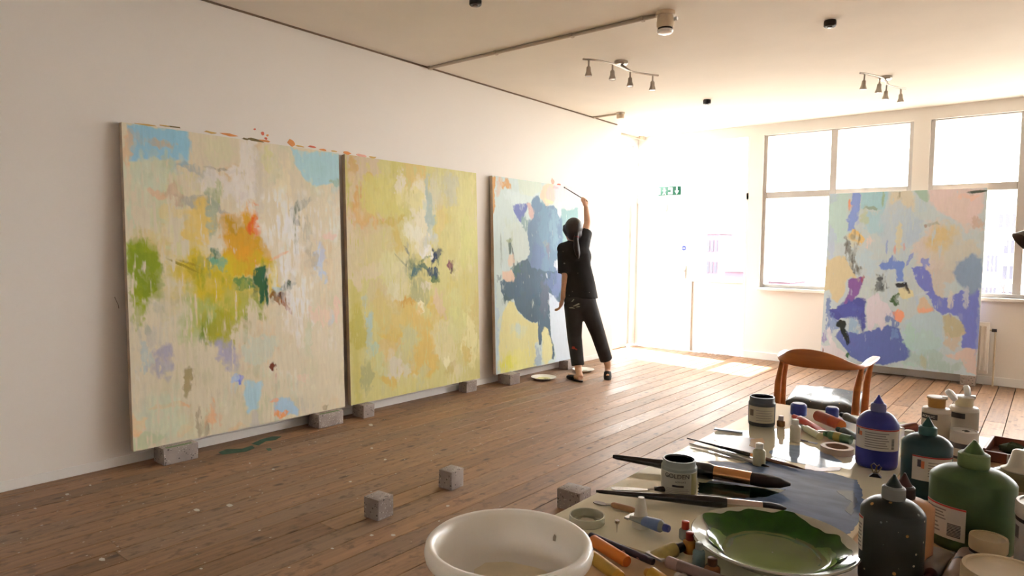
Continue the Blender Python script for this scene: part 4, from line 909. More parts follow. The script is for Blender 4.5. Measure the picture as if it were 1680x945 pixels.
# ================================================================== PERSON
def person():
    B0 = Vector((.62, 5.60, 0)); vd = (B0-Vector((CAM.x, CAM.y, 0))).normalized()
    def c(px, py, off=0.0):
        d = ray(px, py); t = (B0-CAM).dot(vd)/d.dot(vd); return CAM+d*t+d.normalized()*off
    root_loc = Vector((.62, 5.60, 0))
    t = thing('person', 'person in black T-shirt and trousers reaching up with a brush to the aqua canvas', 'person', root_loc)
    def Lc(p): return Vector(p)-root_loc
    right = Vector((-vd.y, vd.x, 0))*-1      # to the right of the picture
    fw = vd.copy()                            # away from the camera: she faces that way, a little to the wall
    fw = (fw+Vector((-.25, 0, 0))).normalized()
    # joints
    head = c(940, 378, .02); neck = c(941, 399, .0); chest = c(943, 425, 0); waist = c(950, 462, 0); pel = c(952, 490, 0)
    ls = c(925, 409, -.02); le = c(928, 452, -.04); lw = c(923.5, 490, -.01); lh = c(920, 501, 0)
    rs = c(957, 397, .03); re = c(964, 366, .17); rw = c(961.5, 340, .24); rh = c(959.5, 331, .27)
    lhip = c(941, 499, 0); lk = c(942.5, 552, .03); la = c(949, 607, -.055)
    rhip = c(963, 499, .0); rk = c(980.5, 546, .02); ra = c(997, 598, .10)
    lheel = on(952, 623, 2, .02); ltoe = on(934, 617.5, 2, .02)
    rtoe = on(997, 620, 2, .02); rheel = ra+Vector((0, 0, -.055))
    skin = mat('skin', (214, 170, 142), .5, var=.05, scale=20)
    Q = [Lc(p) for p in (head, neck, chest, waist, pel, ls, le, lw, lh, rs, re, rw, rh, lhip, lk, la, rhip, rk, ra, lheel, ltoe, rtoe, rheel)]
    head, neck, chest, waist, pel, ls, le, lw, lh, rs, re, rw, rh, lhip, lk, la, rhip, rk, ra, lheel, ltoe, rtoe, rheel = Q
    up = Vector((0, 0, 1))
    # ---- body: one continuous surface
    b = MB()
    def seg(p, q, r0, r1, n=8): b.tube([p.lerp(q, i/n) for i in range(n+1)], [r0+(r1-r0)*i/n for i in range(n+1)], 14)
    def frame(o, x, z):
        x = x.normalized(); y = z.cross(x).normalized(); z = x.cross(y); M_ = Matrix((x, y, z)).transposed().to_4x4(); M_.translation = o; return M_
    hd = (fw+Vector((-.35, -.1, 0))).normalized()              # she looks at the brush: head turned to the wall
    HM = frame(head, hd, up+hd*-.12)                           # x forward, y left, z up
    b.ell((0, 0, .015), (.093, .074, .098), HM, 20, 14); b.ell((.022, 0, -.045), (.070, .058, .075), HM, 16, 12)
    b.ell((.088, 0, -.022), (.022, .013, .024), HM, 10, 8); b.ell((.075, 0, -.068), (.022, .024, .012), HM, 10, 8); b.ell((.066, 0, -.098), (.022, .026, .018), HM, 10, 8)
    for s_ in (-1, 1): b.ell((-.004, s_*.074, -.012), (.020, .009, .031), HM, 10, 8)
    seg(neck-up*.02, head-up*.05, .056, .050)
    M_t = frame(chest, right, up)
    b.ell((0, 0, .02), (.150, .095, .16), M_t, 18, 12); b.ell((0, 0, 0), (.115, .082, .15), frame(waist, right, up), 18, 12); b.ell((0, 0, 0), (.145, .10, .13), frame(pel, right, up), 18, 12)
    seg(ls, neck, .052, .045); seg(rs, neck, .055, .045); seg(chest, waist, .085, .078); seg(waist, pel, .078, .090)
    seg(ls, le, .046, .038); seg(le, lw, .038, .025); seg(rs, re, .046, .038); seg(re, rw, .038, .025)
    b.ell((0, 0, 0), (.040, .040, .040), Matrix.Translation(le), 12, 8); b.ell((0, 0, 0), (.038, .038, .038), Matrix.Translation(re), 12, 8)
    seg(lhip, lk, .082, .055); seg(lk, la, .055, .035); seg(rhip, rk, .082, .055); seg(rk, ra, .055, .035)
    seg(la, lheel+up*.02, .034, .030); seg(lheel+up*.018, ltoe+up*.012, .028, .022); seg(ra, rheel, .034, .030); seg(rheel, rtoe+up*.012, .028, .022)
    # left hand, hanging, fingers a little curled
    hdir = (lh-lw).normalized(); side = right.cross(hdir).normalized(); pal = hdir.cross(side).normalized()
    pc = lw+hdir*.045
    b.ell((0, 0, 0), (.052, .022, .042), frame(pc, hdir, side), 14, 10)
    for k, (ln, off) in enumerate(((.066, .028), (.074, .010), (.069, -.009), (.054, -.026))):
        p0 = pc+hdir*.035+side*off; p1 = p0+hdir*ln*.42+pal*-.006; p2 = p1+hdir*ln*.28+pal*-.016+fw*.006; p3 = p2+hdir*ln*.14+pal*-.018+fw*.01
        b.tube([p0, p1, p2, p3], [.0112, .0104, .0096, .008], 8)
    th0 = pc-hdir*.015+side*.030; b.tube([th0, th0+hdir*.030+side*.020, th0+hdir*.058+side*.022-pal*.008], [.012, .010, .008], 8)
    # right hand closed on the brush
    tip = Lc(on(925, 307, 0, .066)); gd = (tip-rh).normalized()
    hd2 = (rh-rw).normalized(); s2 = gd.cross(hd2).normalized(); pr2 = rw+hd2*.04
    b.ell((0, 0, 0), (.046, .020, .038), frame(pr2, hd2, s2), 14, 10)
    grip = pr2+hd2*.052
    for k in range(4):
        o_ = grip+gd*(.030-.019*k)-hd2*.012
        pts = [o_+s2*.018-hd2*.02, o_+s2*.024+hd2*.010, o_+s2*.008+hd2*.026, o_-s2*.010+hd2*.018, o_-s2*.013+hd2*.0]
        b.tube(pts, [.0098, .0095, .009, .0085, .007], 8)
    b.tube([pr2+gd*.022-s2*.012, pr2+gd*.036-s2*.018+hd2*.022, pr2+gd*.046-s2*.008+hd2*.046], [.012, .0105, .008], 8)
    remeshed(b, 'body', .0075, skin, t, 3)
    # eyes
    ew = mat('eye_white', (236, 232, 226), .3); ei = mat('eye_dark', (52, 36, 28), .2)
    for s_ in (-1, 1):
        e = MB().ell((.078, s_*.031, .012), (.012, .014, .010), HM, 12, 8).build('eye', ew, t); MB().ell((.0885, s_*.031, .012), (.004, .006, .006), HM, 10, 6).build('iris', ei, e)
    # ---- hair: cap with bun-less ponytail
    hm = mat('dark_hair', (38, 27, 23), .42, var=.35, scale=6, sx=(40, 40, 4), bump=.3)
    h = MB(); h.ell((-.014, 0, .026), (.100, .087, .102), HM, 22, 16); h.ell((-.035, 0, -.035), (.075, .078, .075), HM, 16, 12)
    for s_ in (-1, 1): h.tube([HM @ Vector((.055, s_*.066, .05)), HM @ Vector((.030, s_*.078, .0)), HM @ Vector((-.02, s_*.066, -.05))], [.018, .020, .022], 10)
    hair = remeshed(h, 'hair', .008, hm, t, 4)
    tie = HM @ Vector((-.098, 0, -.045))
    cc = c(944, 396, -.10)-root_loc; c2 = c(949, 424, -.13)-root_loc
    pt = MB().tube([tie+Vector((0, 0, .02)), tie.lerp(cc, .7), cc.lerp(c2, .35), cc.lerp(c2, .75), c2], [.020, .024, .030, .024, .007], 12); pt.build('ponytail', hm, hair)
    MB().lathe([(.024, -.008), (.027, 0), (.024, .008)], 16, frame(tie.lerp(cc, .4), right, (tie-cc))).build('hair_tie', mat('hair_tie_red', (96, 34, 36), .6), hair)
    # ---- T-shirt
    tm = speckle_mat('black_tshirt', (30, 29, 32), [(120, 116, 112)], .85, 22, .10, .25)
    s = MB()
    def sg(p, q, r0, r1, n=6): s.tube([p.lerp(q, i/n) for i in range(n+1)], [r0+(r1-r0)*i/n for i in range(n+1)], 16)
    s.ell((0, 0, .02), (.166, .110, .150), M_t, 20, 12)
    hem = c(953, 489, 0)-root_loc
    rings = [(chest+up*.06, .150, .105), (chest-up*.06, .158, .112), (waist, .152, .108), (waist.lerp(hem, .6), .160, .116), (hem, .166, .120)]
    vs_, fs_ = [], []; n = 28
    for p, a_, b2 in rings:
        for i in range(n):
            an = 2*pi*i/n; wv = 1+.03*sin(5*an+p.z*9); vs_.append(p+right*(cos(an)*a_*wv)+fw*(sin(an)*b2*wv))
    for j in range(len(rings)-1):
        for i in range(n): fs_.append((j*n+i, j*n+(i+1) % n, (j+1)*n+(i+1) % n, (j+1)*n+i))
    fs_.append(tuple(range(n-1, -1, -1))); fs_.append(tuple((len(rings)-1)*n+i for i in range(n))); s.add(vs_, fs_)
    sg(ls, neck-up*.015, .066, .060); sg(rs, neck-up*.015, .068, .060); sg(ls-up*.03, le+(ls-le)*.10, .066, .076); sg(rs, rs.lerp(re, .52), .070, .070)
    sg(rs, chest, .075, .12); sg(ls, chest, .070, .12)
    s.ell((0, 0, .004), (.070, .070, .066), Matrix.Translation(ls), 14, 10); s.ell((0, 0, .004), (.072, .072, .068), Matrix.Translation(rs), 14, 10)
    s.tube([ls.lerp(neck, .05)-up*.005, neck-up*.02], [.068, .064], 14)
    ts = remeshed(s, 't_shirt', .010, tm, t, 5)
    # ---- trousers
    jm = mat('dark_trousers', (44, 43, 45), .8, var=.22, scale=9)
    j = MB()
    def jg(p, q, r0, r1, n=6): j.tube([p.lerp(q, i/n) for i in range(n+1)], [r0+(r1-r0)*i/n for i in range(n+1)], 16)
    j.ell((0, 0, 0), (.160, .118, .12), frame(pel-up*.02, right, up), 20, 12)
    lc = lk.lerp(la, .87); rc = rk.lerp(ra, .86)
    jg(lhip, lk, .098, .074); jg(lk, lc, .074, .064); jg(rhip, rk, .098, .074); jg(rk, rc, .074, .064); jg(lhip, rhip, .10, .10)
    tr_ = remeshed(j, 'trousers', .009, jm, t, 4)
    # dried paint on the trousers, laid on the cloth by a ray from behind
    def patch(px, py, w_, h_, rot, m_, sd_, parent, surf):
        R2 = random.Random(sd_); me = surf.data; bvh = None
        from mathutils.bvhtree import BVHTree
        bvh = BVHTree.FromPolygons([v.co[:] for v in me.vertices], [tuple(p.vertices) for p in me.polygons])
        n_ = 12; ring = []
        for i in range(n_):
            a_ = 2*pi*i/n_; r_ = R2.uniform(.6, 1.1); x_ = cos(a_)*w_*r_; y_ = sin(a_)*h_*r_
            X, Y = px+x_*cos(rot)-y_*sin(rot), py+x_*sin(rot)+y_*cos(rot)
            d = ray(X, Y).normalized(); hit = bvh.ray_cast(CAM-root_loc, d)
            if hit[0] is None: return
            ring.append(hit[0]+hit[1]*.0025)
        d = ray(px, py).normalized(); hit = bvh.ray_cast(CAM-root_loc, d)
        if hit[0] is None: return
        MB().add(ring+[hit[0]+hit[1]*.0035], [(i, (i+1) % n_, n_) for i in range(n_)]).build('paint_smear', m_, parent)
    pw = mat('smear_pale', (150, 150, 134), .7); pr_ = mat('smear_red', (170, 50, 40), .6)
    for px, py, w_, h_, ro, m_, sd_ in [(946, 500, 7, 1.6, -.4, pw, 1), (938, 505, 5, 1.2, .1, pw, 2), (940, 493, 4, 1.0, -.8, pw, 3), (949, 503, 4, .9, -.2, pw, 4), (941, 570.5, 3.4, 2.2, .2, pr_, 5), (945, 573, 2.2, 1.2, .4, pr_, 6)]:
        patch(px, py, w_, h_, ro, m_, sd_, tr_, tr_)
    patch(926, 432, 2, 1.6, 0, mat('smear_grey', (130, 130, 132), .7), 7, ts, ts)
    # ---- shoes: flat black slip-ons
    sm_ = mat('black_slip_on', (28, 26, 28), .5, var=.1)
    for hl, to, lift in ((lheel, ltoe, 0), (rheel, rtoe, 1)):
        d = (to-hl); ln = d.length; dn = d.normalized(); sd2 = dn.cross(up).normalized(); nn = sd2.cross(dn)
        so = MB(); k = 14
        base = hl-nn*.020
        if not lift: base.z = max(base.z, .001-0)
        poly = []
        for i in range(k):
            a_ = 2*pi*i/k; x_ = (cos(a_)*.5+.5)*(ln+.075)-.040; w2 = .036+.010*(x_/(ln+.03)); poly.append((x_, sin(a_)*w2))
        lo = [base+dn*x_+sd2*y_-nn*(0 if not lift else .008) for x_, y_ in poly]; hi = [p+nn*.014 for p in lo]
        so.add(lo+hi, [tuple(range(k-1, -1, -1)), tuple(range(k, 2*k))]+[(i, (i+1) % k, k+(i+1) % k, k+i) for i in range(k)])
        sh = so.build('shoe', sm_, t, 40)
        up_ = MB().tube([base+dn*(ln*.42)+nn*.026, base+dn*(ln*.72)+nn*.024, base+dn*(ln+.012)+nn*.016, base+dn*(ln+.03)+nn*.012], [.038, .038, .028, .010], 14, None, [(1, .75), (1, .72), (1, .62), (1, .6)]); up_.build('shoe_upper', sm_, sh)
    # ---- brush in the hand: a thing of its own
    g0 = grip+root_loc; tipw = tip+root_loc; d = (tipw-g0).normalized(); end = g0-d*.05
    eu, ln = along(end, tipw)
    br = thing('paint_brush', 'long brush held up to the top of the aqua canvas', 'brush', end, rot=eu)
    MB().tube([(0, 0, 0), (.03, 0, 0), (ln*.55, 0, 0), (ln-.055, 0, 0)], [.003, .005, .0055, .0045], 8).build('handle', mat('brush_handle_dark', (48, 40, 38), .4), br)
    MB().tube([(ln-.055, 0, 0), (ln-.025, 0, 0)], [.006, .0065], 10).build('ferrule', M_chrome, br)
    MB().tube([(ln-.025, 0, 0), (ln-.012, 0, 0), (ln-.001, 0, 0)], [.0065, .008, .003], 10).build('bristles', mat('bristle_dark', (60, 50, 46), .8), br)
person()

# ---- plates and brush on the floor by the aqua canvas
def floor_plate(label, px, py, rpx, paint):
    p = on(px, py, 2, 0); r = rpx*mpp(p); t = thing('paint_plate', label, 'plate', (p.x, p.y, 0), 0, 'paint plates on the floor')
    MB().lathe([(0, .001), (r*.62, .001), (r*.66, .003), (r*.98, .022), (r, .0235), (r*.99, .026), (r*.64, .0075), (0, .0065)], 36).build('plate', mat('plate_white', (236, 234, 226), .35), t)
    n = 18; R2 = random.Random(int(px)); MB().prism([(r*.55*R2.uniform(.75, 1.1)*cos(2*pi*i/n), r*.55*R2.uniform(.75, 1.1)*sin(2*pi*i/n)) for i in range(n)], .0066, .009).build('wet_paint', paint, t)
    MB().prism([(r*.2*R2.uniform(.6, 1.3)*cos(2*pi*i/9)+r*.2, r*.16*R2.uniform(.6, 1.3)*sin(2*pi*i/9)) for i in range(9)], .009, .011).build('paint_dab', mat('dab_olive', (150, 146, 96), .4), t)
floor_plate('white plate with yellow paint on the floor below the aqua canvas', 892, 622, 21, mat('plate_yellow', (206, 204, 140), .4))
floor_plate('white plate with pale grey paint on the floor behind the standing foot', 957, 609, 18, mat('plate_grey', (200, 210, 202), .4))

# ================================================================== CHAIR
def chair():
    wood = mat('teak', (178, 104, 52), .38, var=.18, scale=3, sx=(1, 1, 9), coat=.15)
    leather = speckle_mat('dark_leather_seat', (70, 74, 74), [(210, 206, 190), (190, 150, 80)], .26, 26, .10, .15); leather.node_tree.nodes['Principled BSDF'].inputs['IOR'].default_value = 1.22
    zb_ = .690
    org = on(1350, 640, 2, .45); org.z = 0
    t = thing('armchair', 'teak armchair with curved back rail and dark leather seat behind the table', 'chair', org)
    def W_(px, py, z): p = on(px, py, 2, z)-org; return p
    # underside of the curved rail, from left arm tip round the back (near the camera) to right arm tip: point, depth, width
    sec0 = [(W_(1290, 577.5, .712), .014, .030), (W_(1286, 581, .708), .016, .048), (W_(1281, 588, .700), .020, .036), (W_(1283, 594, zb_), .040, .024), (W_(1296, 598.5, zb_), .080, .022), (W_(1320, 603, zb_), .098, .021), (W_(1350, 606, zb_), .090, .021),
            (W_(1380, 607.5, zb_), .062, .022), (W_(1404, 607, zb_), .030, .025), (W_(1418, 603, .694), .018, .038), (W_(1430, 594, .702), .016, .052), (W_(1438, 587.5, .708), .014, .040)]
    sec = []
    for i in range(len(sec0)-1):
        q0, q1, q2, q3 = sec0[max(i-1, 0)], sec0[i], sec0[i+1], sec0[min(i+2, len(sec0)-1)]
        def cr(a, b, c_, d, u): return .5*((2*b)+(c_-a)*u+(2*a-5*b+4*c_-d)*u*u+(3*b-a-3*c_+d)*u**3)
        for k_ in range(6):
            u = k_/6; sec.append((cr(q0[0], q1[0], q2[0], q3[0], u), cr(q0[1], q1[1], q2[1], q3[1], u), cr(q0[2], q1[2], q2[2], q3[2], u)))
    sec.append(sec0[-1]); N_ = len(sec)-1
    vs_, fs_ = [], []; n = 14
    for i, (p, hg, tk) in enumerate(sec):
        tg = (sec[min(i+1, N_)][0]-sec[max(i-1, 0)][0]); tg.z = 0; tg.normalize(); sd2 = Vector((tg.y, -tg.x, 0)); sh = .6 if i in (0, N_) else 1
        for k in range(n):
            a_ = 2*pi*k/n; ca, sa = cos(a_), sin(a_); f = 1/max(abs(ca), abs(sa))**.5
            vs_.append((p.x+sd2.x*ca*tk*.5*f*sh, p.y+sd2.y*ca*tk*.5*f*sh, p.z+hg*.5+sa*hg*.5*min(f, 1.15)*sh))
    for j in range(N_):
        for k in range(n): fs_.append((j*n+k, j*n+(k+1) % n, (j+1)*n+(k+1) % n, (j+1)*n+k))
    fs_.append(tuple(range(n-1, -1, -1))); fs_.append(tuple(N_*n+k for k in range(n)))
    MB().add(vs_, fs_).build('back_rail', wood, t, 50)
    # legs: the near pair carries the back, the far pair the arms
    tops = [W_(1283, 596, zb_), W_(1414, 606, zb_), W_(1292, 585, .702), W_(1430, 595, .702)]
    mids = [W_(1276, 655, .44), W_(1411, 672, .44), W_(1294, 640, .44), W_(1431, 655, .44)]
    for i, (tp, md) in enumerate(zip(tops, mids)):
        md.x = tp.x+max(-.03, min(.03, md.x-tp.x)); md.y = tp.y+max(-.03, min(.03, md.y-tp.y)); md.z = .42; mids[i] = md
        ft = Vector((md.x, md.y, 0)); u1 = tp.lerp(md, .4)+Vector(((md.x-tp.x)*.3, 0, 0))
        MB().tube([ft, md, u1, tp+Vector((0, 0, .012))], [.011, .019, .017, .012], 14).build('leg', wood, t)
    a_, b_, c_, d_ = mids
    def bar(p, q, h0, h1, nm, th=.011):
        dr_ = (q-p); dr_.z = 0; dr_.normalize(); s_ = Vector((-dr_.y, dr_.x, 0))*th; z0 = Vector((0, 0, h0)); z1 = Vector((0, 0, h1)); p = Vector((p.x, p.y, 0)); q = Vector((q.x, q.y, 0))
        MB().add([p-s_+z0, q-s_+z0, q+s_+z0, p+s_+z0, p-s_+z1, q-s_+z1, q+s_+z1, p+s_+z1], [(0, 3, 2, 1), (4, 5, 6, 7), (0, 1, 5, 4), (1, 2, 6, 5), (2, 3, 7, 6), (3, 0, 4, 7)]).build(nm, wood, t, None)
    bar(a_, b_, .37, .41, 'seat_rail'); bar(c_, d_, .37, .41, 'seat_rail'); bar(a_, c_, .375, .415, 'side_rail'); bar(b_, d_, .375, .415, 'side_rail')
    # padded leather seat
    C4 = [W_(1284, 656, .45), W_(1407, 672, .45), W_(1304, 629, .45), W_(1421, 643, .45)]
    C4[2] = C4[0]+(C4[2]-C4[0])*.95
    nx, ny = 26, 22; top = []
    for j in range(ny+1):
        for i in range(nx+1):
            u, v = i/nx, j/ny; p = (C4[0]*(1-u)+C4[1]*u)*(1-v)+(C4[2]*(1-u)+C4[3]*u)*v; uu, vv = 2*u-1, 2*v-1
            e = max(0, 1-max(abs(uu), abs(vv))**6); top.append((p.x, p.y, .425+.042*e**.5+.004*sin(uu*5+vv*2.5)*e+.003*sin(uu*12-vv*4)*e*(.5+.5*vv)-.010*max(0, -vv)**2))
    k = len(top); bot = [(x_, y_, .40) for x_, y_, z_ in top]; F = []
    for j in range(ny):
        for i in range(nx):
            q_ = j*(nx+1)+i; F.append((q_, q_+1, q_+nx+2, q_+nx+1)); F.append((k+q_, k+q_+nx+1, k+q_+nx+2, k+q_+1))
    for i in range(nx): F.append((i, k+i, k+i+1, i+1)); q_ = ny*(nx+1)+i; F.append((q_, q_+1, k+q_+1, k+q_))
    for j in range(ny): q_ = j*(nx+1); F.append((q_, q_+nx+1, k+q_+nx+1, k+q_)); q_ += nx; F.append((q_, k+q_, k+q_+nx+1, q_+nx+1))
    MB().add(top+bot, F).build('seat_cushion', leather, t, 60)
chair()

# ================================================================== TABLE
ZT = .750
TX0, TX1, TY0, TY1 = 3.385, 4.42, .52, 2.405
M_tab = mat('table_birch', (206, 172, 132), .5, var=.10, scale=3, sx=(8, 1, 1))
tb = thing('work_table', 'large pale wooden work table covered with paints and brushes', 'table', ((TX0+TX1)/2, (TY0+TY1)/2, 0))
hx, hy = (TX1-TX0)/2, (TY1-TY0)/2
MB().bbox((-hx, -hy, .712), (hx, hy, .7430), .004).build('table_top', M_tab, tb, 30)
for sx in (-1, 1):
    for sy in (-1, 1):
        MB().bbox((sx*(hx-.07)-.03, sy*(hy-.07)-.03, 0), (sx*(hx-.07)+.03, sy*(hy-.07)+.03, .712), .004).build('leg', M_tab, tb, 30)
    MB().bbox((sx*(hx-.06)-.011, -hy+.1, .62), (sx*(hx-.06)+.011, hy-.1, .712), .003).build('apron', M_tab, tb, 30)
    MB().bbox((-hx+.1, sx*(hy-.06)-.011, .62), (hx-.1, sx*(hy-.06)+.011, .712), .003).build('apron', M_tab, tb, 30)

# glass palette, cream behind, with dried and wet paint on it
GX0, GX1, GY0, GY1 = 3.392, 3.878, 1.045, 2.400
M_pal = mat('cream_backed_glass', (240, 235, 208), .03, var=.03, scale=3, spec=.9, ior=1.75)
pal = thing('glass_palette', 'large cream backed glass palette sheet lying on the table', 'palette', ((GX0+GX1)/2, (GY0+GY1)/2, .7430))
def PL(x, y): return x-(GX0+GX1)/2, y-(GY0+GY1)/2
MB().bbox((GX0-(GX0+GX1)/2, GY0-(GY0+GY1)/2, 0), (GX1-(GX0+GX1)/2, GY1-(GY0+GY1)/2, .007), .0012).build('glass_sheet', M_pal, pal, 30)
def smear(px, nm, m_, h=.0007, z0=.007):
    P_ = [PL(*on(a, b, 2, ZT).xy) for a, b in px]; n = len(P_)
    # finer, slightly ragged outline
    R2 = random.Random(n*13+int(px[0][0])); out = []
    for i in range(n):
        a, b = P_[i], P_[(i+1) % n]; ln = hypot(b[0]-a[0], b[1]-a[1]); k = max(2, int(ln/.008)); dx, dy = (b[1]-a[1])/max(ln, 1e-6), -(b[0]-a[0])/max(ln, 1e-6)
        for j in range(k):
            u = j/k; w_ = R2.uniform(-.0025, .0025); out.append((min(max(a[0]+(b[0]-a[0])*u+dx*w_, GX0-(GX0+GX1)/2+.002), GX1-(GX0+GX1)/2-.002), a[1]+(b[1]-a[1])*u+dy*w_))
    MB().prism(out, z0-.0001, z0+h).build(nm, m_, pal, None)
M_slate = mat('slate_blue_paint', (116, 137, 174), .05, var=.22, scale=14, sx=(1, 3, 1), ior=1.12)
M_dgreen = mat('dark_green_paint', (22, 44, 34), .06, var=.3, scale=18, ior=1.22)
M_lilac = mat('lilac_grey_paint', (196, 186, 190), .35, var=.12, scale=14)
M_tan = mat('tan_paint', (202, 170, 130), .4, var=.12, scale=14)
M_pblue = mat('pale_blue_paint', (150, 174, 204), .06, var=.14, scale=14, sx=(1, 3, 1))
smear([(1162, 758), (1172, 756), (1215, 760), (1262, 757), (1300, 768), (1330, 770), (1372, 778), (1405, 788), (1412, 800), (1416, 820), (1412, 850), (1402, 868), (1385, 880), (1355, 876), (1320, 862), (1285, 848), (1240, 838), (1200, 828), (1160, 826), (1145, 812), (1148, 795), (1185, 785), (1195, 772)], 'slate_paint', M_slate)
smear([(1146, 792), (1190, 795), (1240, 800), (1290, 804), (1262, 815), (1215, 818), (1170, 818), (1146, 816)], 'green_paint', M_dgreen, .0004, .0077)
smear([(1172, 722), (1200, 716), (1228, 718), (1252, 722), (1246, 736), (1240, 744), (1215, 740), (1185, 732)], 'lilac_paint', M_lilac)
smear([(1232, 721), (1252, 719), (1254, 726), (1246, 738), (1230, 732)], 'tan_paint', M_tan, .0006, .0077)
smear([(1262, 742), (1275, 732), (1300, 730), (1335, 734), (1365, 748), (1382, 758), (1376, 768), (1345, 768), (1320, 762), (1290, 756), (1268, 750)], 'pale_blue_paint', M_pblue)
smear([(1320, 762), (1345, 768), (1382, 766), (1378, 773), (1345, 774), (1322, 770)], 'pink_paint', mat('pink_grey_paint', (208, 188, 182), .4), .0006, .0077)
smear([(1372, 806), (1398, 806), (1408, 822), (1396, 846), (1388, 838), (1396, 824)], 'grey_paint_streak', mat('grey_streak', (100, 116, 136), .06, ior=1.2), .0004, .0077)

# ================================================================== THINGS ON THE TABLE
def base(px, py):
    """where a thing stands: on the glass palette or on the bare wood beside it"""
    p = on(px, py, 2, ZT)
    if not (GX0 < p.x < GX1 and GY0 < p.y < GY1): p = on(px, py, 2, .743)
    return p
def camang(p): return atan2(CAM.y-p.y, CAM.x-p.x)
M_lab = mat('label_white', (214, 208, 198), .5, var=.04); M_ink = mat('label_ink', (52, 48, 50), .6); M_red = mat('label_red', (190, 50, 52), .5)
M_inkg = mat('label_grey_text', (140, 134, 130), .6)

def squeeze_bottle(name, label, px, py, wpx, ysh, ynk, ycap, ytip, body, cap, tip, spec=None, group='paint bottles on the table', sy=.82, specks=None):
    """soft plastic paint bottle with collar cap and pointed nozzle. rows: shoulder, neck, cap top, nozzle tip"""
    p = base(px, py); r = wpx/2*mpp(p)
    z0 = p.z; hs, hn, hc, ht = [zat(p, y)-z0 for y in (ysh, ynk, ycap, ytip)]
    t = thing(name, label, 'bottle', p, camang(p)+pi/2*0, group)
    # broad face to the camera: local x toward the camera, y across
    sx = sy; rn = r*.30
    prof = [(0, 0), (r*.90, 0), (r*.97, .004), (r, .012), (r, hs*.55), (r, hs)]
    for i in range(1, 9):
        u = i/8; prof.append((rn+(r-rn)*(1-u**1.45), hs+(hn-hs)*sin(u*pi/2)**1.1))
    prof.append((rn, hn+.004))
    def flat(mb): mb.v = [(x_*sx, y_, z_) for x_, y_, z_ in mb.v]; return mb
    bo = flat(MB().lathe(prof, 40)).build('body', body, t, 60)
    c_ = MB().lathe([(rn*1.18, hn-.002), (rn*1.24, hn+.002), (rn*1.22, hc-.003), (rn*1.0, hc)], 24).build('cap', cap, t, 40)
    MB().lathe([(rn*.86, hc-.001), (rn*.80, hc+.002), (rn*.20, ht-.003), (rn*.12, ht), (0, ht)], 20).build('nozzle', tip, t, 40)
    if spec:
        a0, a1, y0, y1, red = spec[:5]
        zl, zh = zat(p, y1)-z0, zat(p, y0)-z0
        lb = MB().arcstrip(r, a0, a1, zl, zh, .0009, 20); lb.v = [(x_*(sx+.004), y_*1.002, z_) for x_, y_, z_ in lb.v]
        lo = lb.build('label', M_lab, t, 40)
        if red:
            q_ = MB().arcstrip(r+.0010, a0, a1, zh-.003, zh, .0004, 20); q_.v = [(x_*(sx+.004), y_*1.002, z_) for x_, y_, z_ in q_.v]; q_.build('label_stripe', M_red, lo, 40)
        h_ = zh-zl; am = (a1-a0)
        def strip(f0, f1, g0, g1, m_, nm):
            q_ = MB().arcstrip(r+.0010, a0+am*f0, a0+am*f1, zl+h_*g0, zl+h_*g1, .0004, 6); q_.v = [(x_*(sx+.004), y_*1.002, z_) for x_, y_, z_ in q_.v]; q_.build(nm, m_, lo, None)
        # label print: small emblem, lines of text, bar code
        for kind in spec[5:]:
            if kind[0] == 'bar':
                for i in range(9): strip(kind[1]+(kind[2]-kind[1])*(0 if kind[5] else i/9), kind[1]+(kind[2]-kind[1])*(1 if kind[5] else (i+.55)/9), kind[3]+(kind[4]-kind[3])*(i/9 if kind[5] else 0), kind[3]+(kind[4]-kind[3])*((i+.6)/9 if kind[5] else 1), M_ink, 'bar_code')
            if kind[0] == 'lines':
                for i in range(kind[5]): strip(kind[1], kind[2]-.03*(i % 3), kind[3]+(kind[4]-kind[3])*i/kind[5], kind[3]+(kind[4]-kind[3])*(i+.4)/kind[5], M_inkg, 'print_line')
            if kind[0] == 'box': strip(kind[1], kind[2], kind[3], kind[4], kind[5], 'emblem')
    return t, p, r, sx

def plain(name, col, rough=.45, **k): return mat(name, col, rough, **k)
M_ultra = plain('ultramarine_bottle', (50, 54, 140), .4, var=.12, scale=30); M_ultc = plain('ultramarine_cap', (110, 112, 156), .45); M_ultt = plain('ultramarine_tip', (60, 62, 150), .4)
M_em1 = plain('emblem_orange', (216, 120, 80)); M_em2 = plain('emblem_dark', (60, 60, 80))
squeeze_bottle('paint_bottle', 'ultramarine blue squeeze bottle with white label and pointed nozzle', 1437, 764, 62, 694, 674, 661, 648, M_ultra, M_ultc, M_ultt,
               (-1.25, 1.25, 699, 733, True, ('box', .08, .13, .62, .92, M_em2), ('box', .12, .20, .60, .80, M_em1), ('lines', .27, .72, .12, .9, 7), ('bar', .78, .84, .1, .6, 1)))
M_teal = plain('dark_teal_bottle', (22, 58, 62), .4, var=.12, scale=30); M_tealc = plain('teal_cap', (56, 92, 90), .45)
squeeze_bottle('paint_bottle', 'dark teal squeeze bottle beside the ultramarine one', 1517, 812, 72, 728, 712, 699, 684, M_teal, M_tealc, plain('teal_tip', (26, 74, 66)),
               (-.55, 1.25, 742, 781, True, ('box', .12, .2, .55, .85, M_em2), ('box', .2, .27, .5, .8, M_em1), ('lines', .35, .9, .2, .85, 6)))
M_grn = plain('olive_green_bottle', (66, 92, 50), .42, var=.14, scale=24); M_grnc = plain('green_cap', (104, 126, 78), .5)
